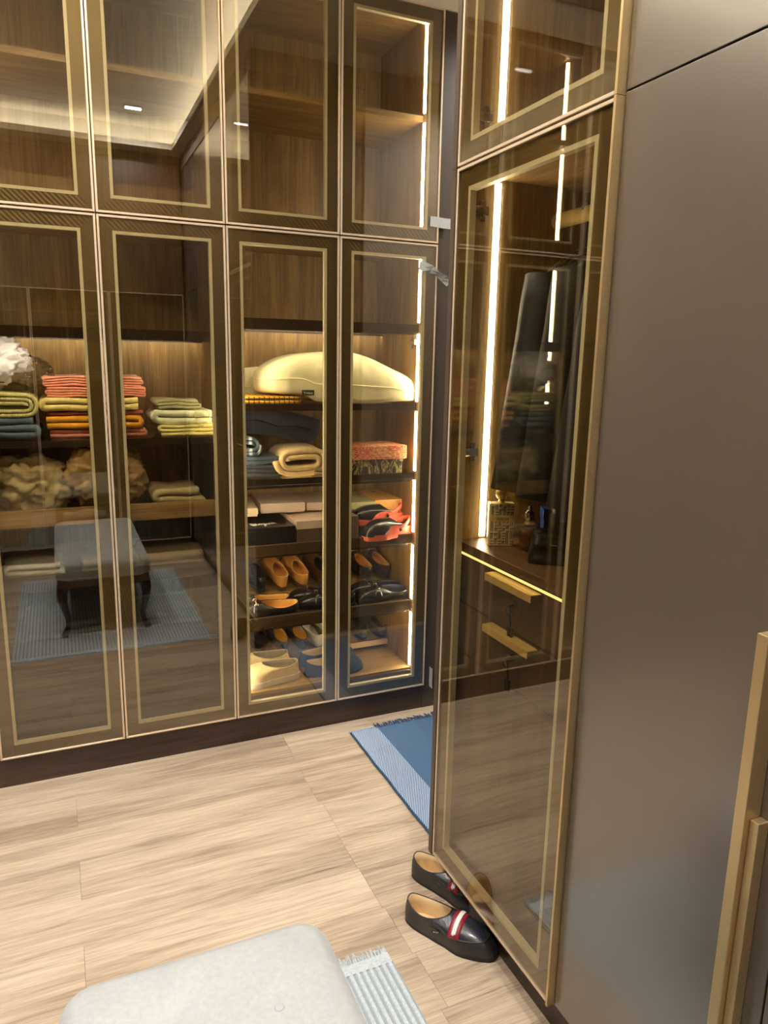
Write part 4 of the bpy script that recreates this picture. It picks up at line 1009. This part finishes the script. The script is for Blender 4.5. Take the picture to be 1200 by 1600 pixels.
# white rug under the bench
def rib_rug():
    t = thing('rug', 'white ribbed rug with fringed ends under the bench', 'rug', (.2125, .80, 0))
    hw, hl = .5225, .755
    bx('backing', 'rug_grey', t, -hw, hw, -hl, hl, 0, .0035)
    m = MB(); nr = 56; d = 2 * hw / nr
    for k in range(nr):
        x = -hw + d * k + d * .14; y0, y1 = -hl + .034, hl - .034
        m.prism_y([(x, .0036), (x + d * .60, .0036), (x + d * .52, .0068), (x + d * .08, .0068)], y0, y1)
    for sg in (-1, 1): m.box(-hw + .002, hw - .002, min(sg * hl, sg * (hl - .0335)), max(sg * hl, sg * (hl - .0335)), .0036, .0064)
    m.build('pile', 'rug_white', t)
    for sg in (-1, 1):
        f = MB(); rn = random.Random(4)
        for k in range(330):
            x = -hw + 2 * hw * k / 330 + rn.uniform(-.002, .002); L_ = rn.uniform(.020, .036); dx = rn.uniform(-.008, .008)
            f.tube([(x, sg * (hl - .002), .004), (x + dx * .5, sg * (hl + L_ * .5), rn.uniform(.004, .008)), (x + dx, sg * (hl + L_), rn.uniform(.0015, .004))], [.0018, .0016, .0009], 4)
        fo = f.build('fringe', 'rug_white', t); fo['kind'] = 'stuff'
m_, nt_, b_ = nodes_of('rug_white'); v_ = coords(nt_)
link(nt_, ramp(nt_, nse(nt_, v_, 120, 3), [(.3, srgb(192, 199, 202)), (.7, srgb(222, 228, 229))]), b_.inputs['Base Color']); b_.inputs['Roughness'].default_value = .95; bump(nt_, b_, nse(nt_, v_, 700, 2), .4, .001)
plain('rug_grey', srgb(160, 170, 174), .95, 0, .1, 200)
rib_rug()
# ================================================================== blue rug in the passage
def weave(name, c0, c1, s, rot, mixn=.3):
    m, nt, b = nodes_of(name); v = coords(nt, (1, 1, 1), rot=(0, 0, rot))
    w1 = nt.nodes.new('ShaderNodeTexWave'); w1.inputs['Scale'].default_value = s; w1.inputs['Distortion'].default_value = .6; w1.inputs['Detail Scale'].default_value = 8; link(nt, v, w1.inputs['Vector'])
    w2 = nt.nodes.new('ShaderNodeTexWave'); w2.bands_direction = 'Y'; w2.inputs['Scale'].default_value = s * 1.3; w2.inputs['Distortion'].default_value = .4; link(nt, v, w2.inputs['Vector'])
    f = mixc(nt, mixn, w1.outputs['Color'], w2.outputs['Color'])
    link(nt, ramp(nt, f, [(.25, c0), (.75, c1)]), b.inputs['Base Color']); b.inputs['Roughness'].default_value = .95; bump(nt, b, f, .5, .003)
weave('rug_blue', srgb(58, 88, 124), srgb(104, 138, 172), 60, .3, .5); weave('rug_blue_light', srgb(92, 124, 164), srgb(196, 210, 228), 48, .5, .2)
plain('rug_blue_dark', srgb(50, 78, 112), .95, 0, .2, 80)
br = thing('rug', 'blue woven rug with pale striped border and dark fringe in the passage', 'rug', (1.08, 1.83, 0))
bl_ = .885
def slab(nm, mat, x0, x1, ydist, h=.008):
    rows = []
    for j in range(13):
        y = bl_ * j / 12; row = []
        for i in range(5):
            x = x0 + (x1 - x0) * i / 4
            wv_ = (.004 * noise.noise(Vector((y * 9, 2, 0))) if i == 0 and x0 < .01 else 0)
            row.append((x + wv_, y, h + .0012 * noise.noise(Vector((x * 8, y * 8, 1)))))
        rows.append(row)
    m = MB().grid(rows)
    m.grid([[(r[0][0], r[0][1], 0) for r in rows], [r[0] for r in rows]]); m.grid([[(r[-1][0], r[-1][1], 0) for r in rows], [r[-1] for r in rows]])
    m.grid([[(p[0], p[1], 0) for p in rows[0]], rows[0]]); m.grid([[(p[0], p[1], 0) for p in rows[-1]], rows[-1]])
    return m.build(nm, mat, br, smooth=False)
slab('border', 'rug_blue_light', 0, .125, 0); slab('field', 'rug_blue', .1252, 1.20, 0)
f = MB(); rn = random.Random(8)
MB().tube([(-.001 + .004 * noise.noise(Vector((y * 9, 2, 0))), y, .005) for y in [bl_ * k / 30 for k in range(31)]], .005, 6).build('edge_binding', 'rug_blue_dark', br, smooth=True)
for k in range(150):
    x = .125 + 1.07 * k / 150 + rn.uniform(-.002, .002)
    lq = rn.uniform(.026, .050)
    f.tube([(x, bl_ - .004, .006), (x + rn.uniform(-.004, .004), bl_ + lq * .5, .008), (x + rn.uniform(-.008, .008), bl_ + lq, .003)], [.0034, .0030, .0018], 4)
fo = f.build('fringe', 'rug_blue_dark', br); fo['kind'] = 'stuff'
f = MB()
for k in range(26):
    x = .002 + .122 * k / 26
    f.tube([(x, bl_ - .002, .005), (x - .002 + rn.uniform(-.004, .002), bl_ + .010, .006), (x - .006 + rn.uniform(-.006, .002), bl_ + rn.uniform(.010, .02), .002)], [.0026, .0022, .0012], 4)
fo = f.build('border_fringe', 'rug_blue_light', br); fo['kind'] = 'stuff'
# ================================================================== strips of tape
plain('tape', srgb(184, 186, 178), .5, 0, .10, 90)
def tape(label, pts, wd, tw):
    rows = []
    for k, (x, y, z) in enumerate(pts):
        a = tw[k]; n = Vector((math.sin(a) * 0, -math.sin(a), math.cos(a)))
        d = Vector(pts[min(k + 1, len(pts) - 1)]) - Vector(pts[max(0, k - 1)]); d.normalize()
        s = (n - d * n.dot(d)).normalized()
        rows.append([Vector((x, y, z)) + s * wd / 2 * q for q in (-1, 0, 1)])
    o = MB().grid(rows).build('tape_strip', 'tape', None, smooth=False)
    sl = o.modifiers.new('s', 'SOLIDIFY'); sl.thickness = .0005
    return tag(o, label, 'tape', 'tape strips on the cabinet end')
yq = YF - .0012
tape('pale tape strip stuck across the upper door edge', [(1.438, yq, 2.160), (1.47, yq, 2.159), (1.50, yq, 2.157), (1.532, yq, 2.157)], .040, [0, 0, 0, 0])
tape('curling pale tape strip hanging off the lower door corner', [(1.394, yq, 1.985), (1.42, yq, 1.982), (1.45, yq - .002, 1.972), (1.475, yq - .010, 1.955), (1.50, yq - .018, 1.938), (1.525, yq - .022, 1.922)], .036, [0, .1, .5, 1.25, .8, .2])
tape('short pale tape strip at the bottom beside the plinth', [(1.512, yq, .205), (1.513, yq, .17), (1.512, yq, .14), (1.514, yq, .105)], .030, [1.57, 1.57, 1.57, 1.57])
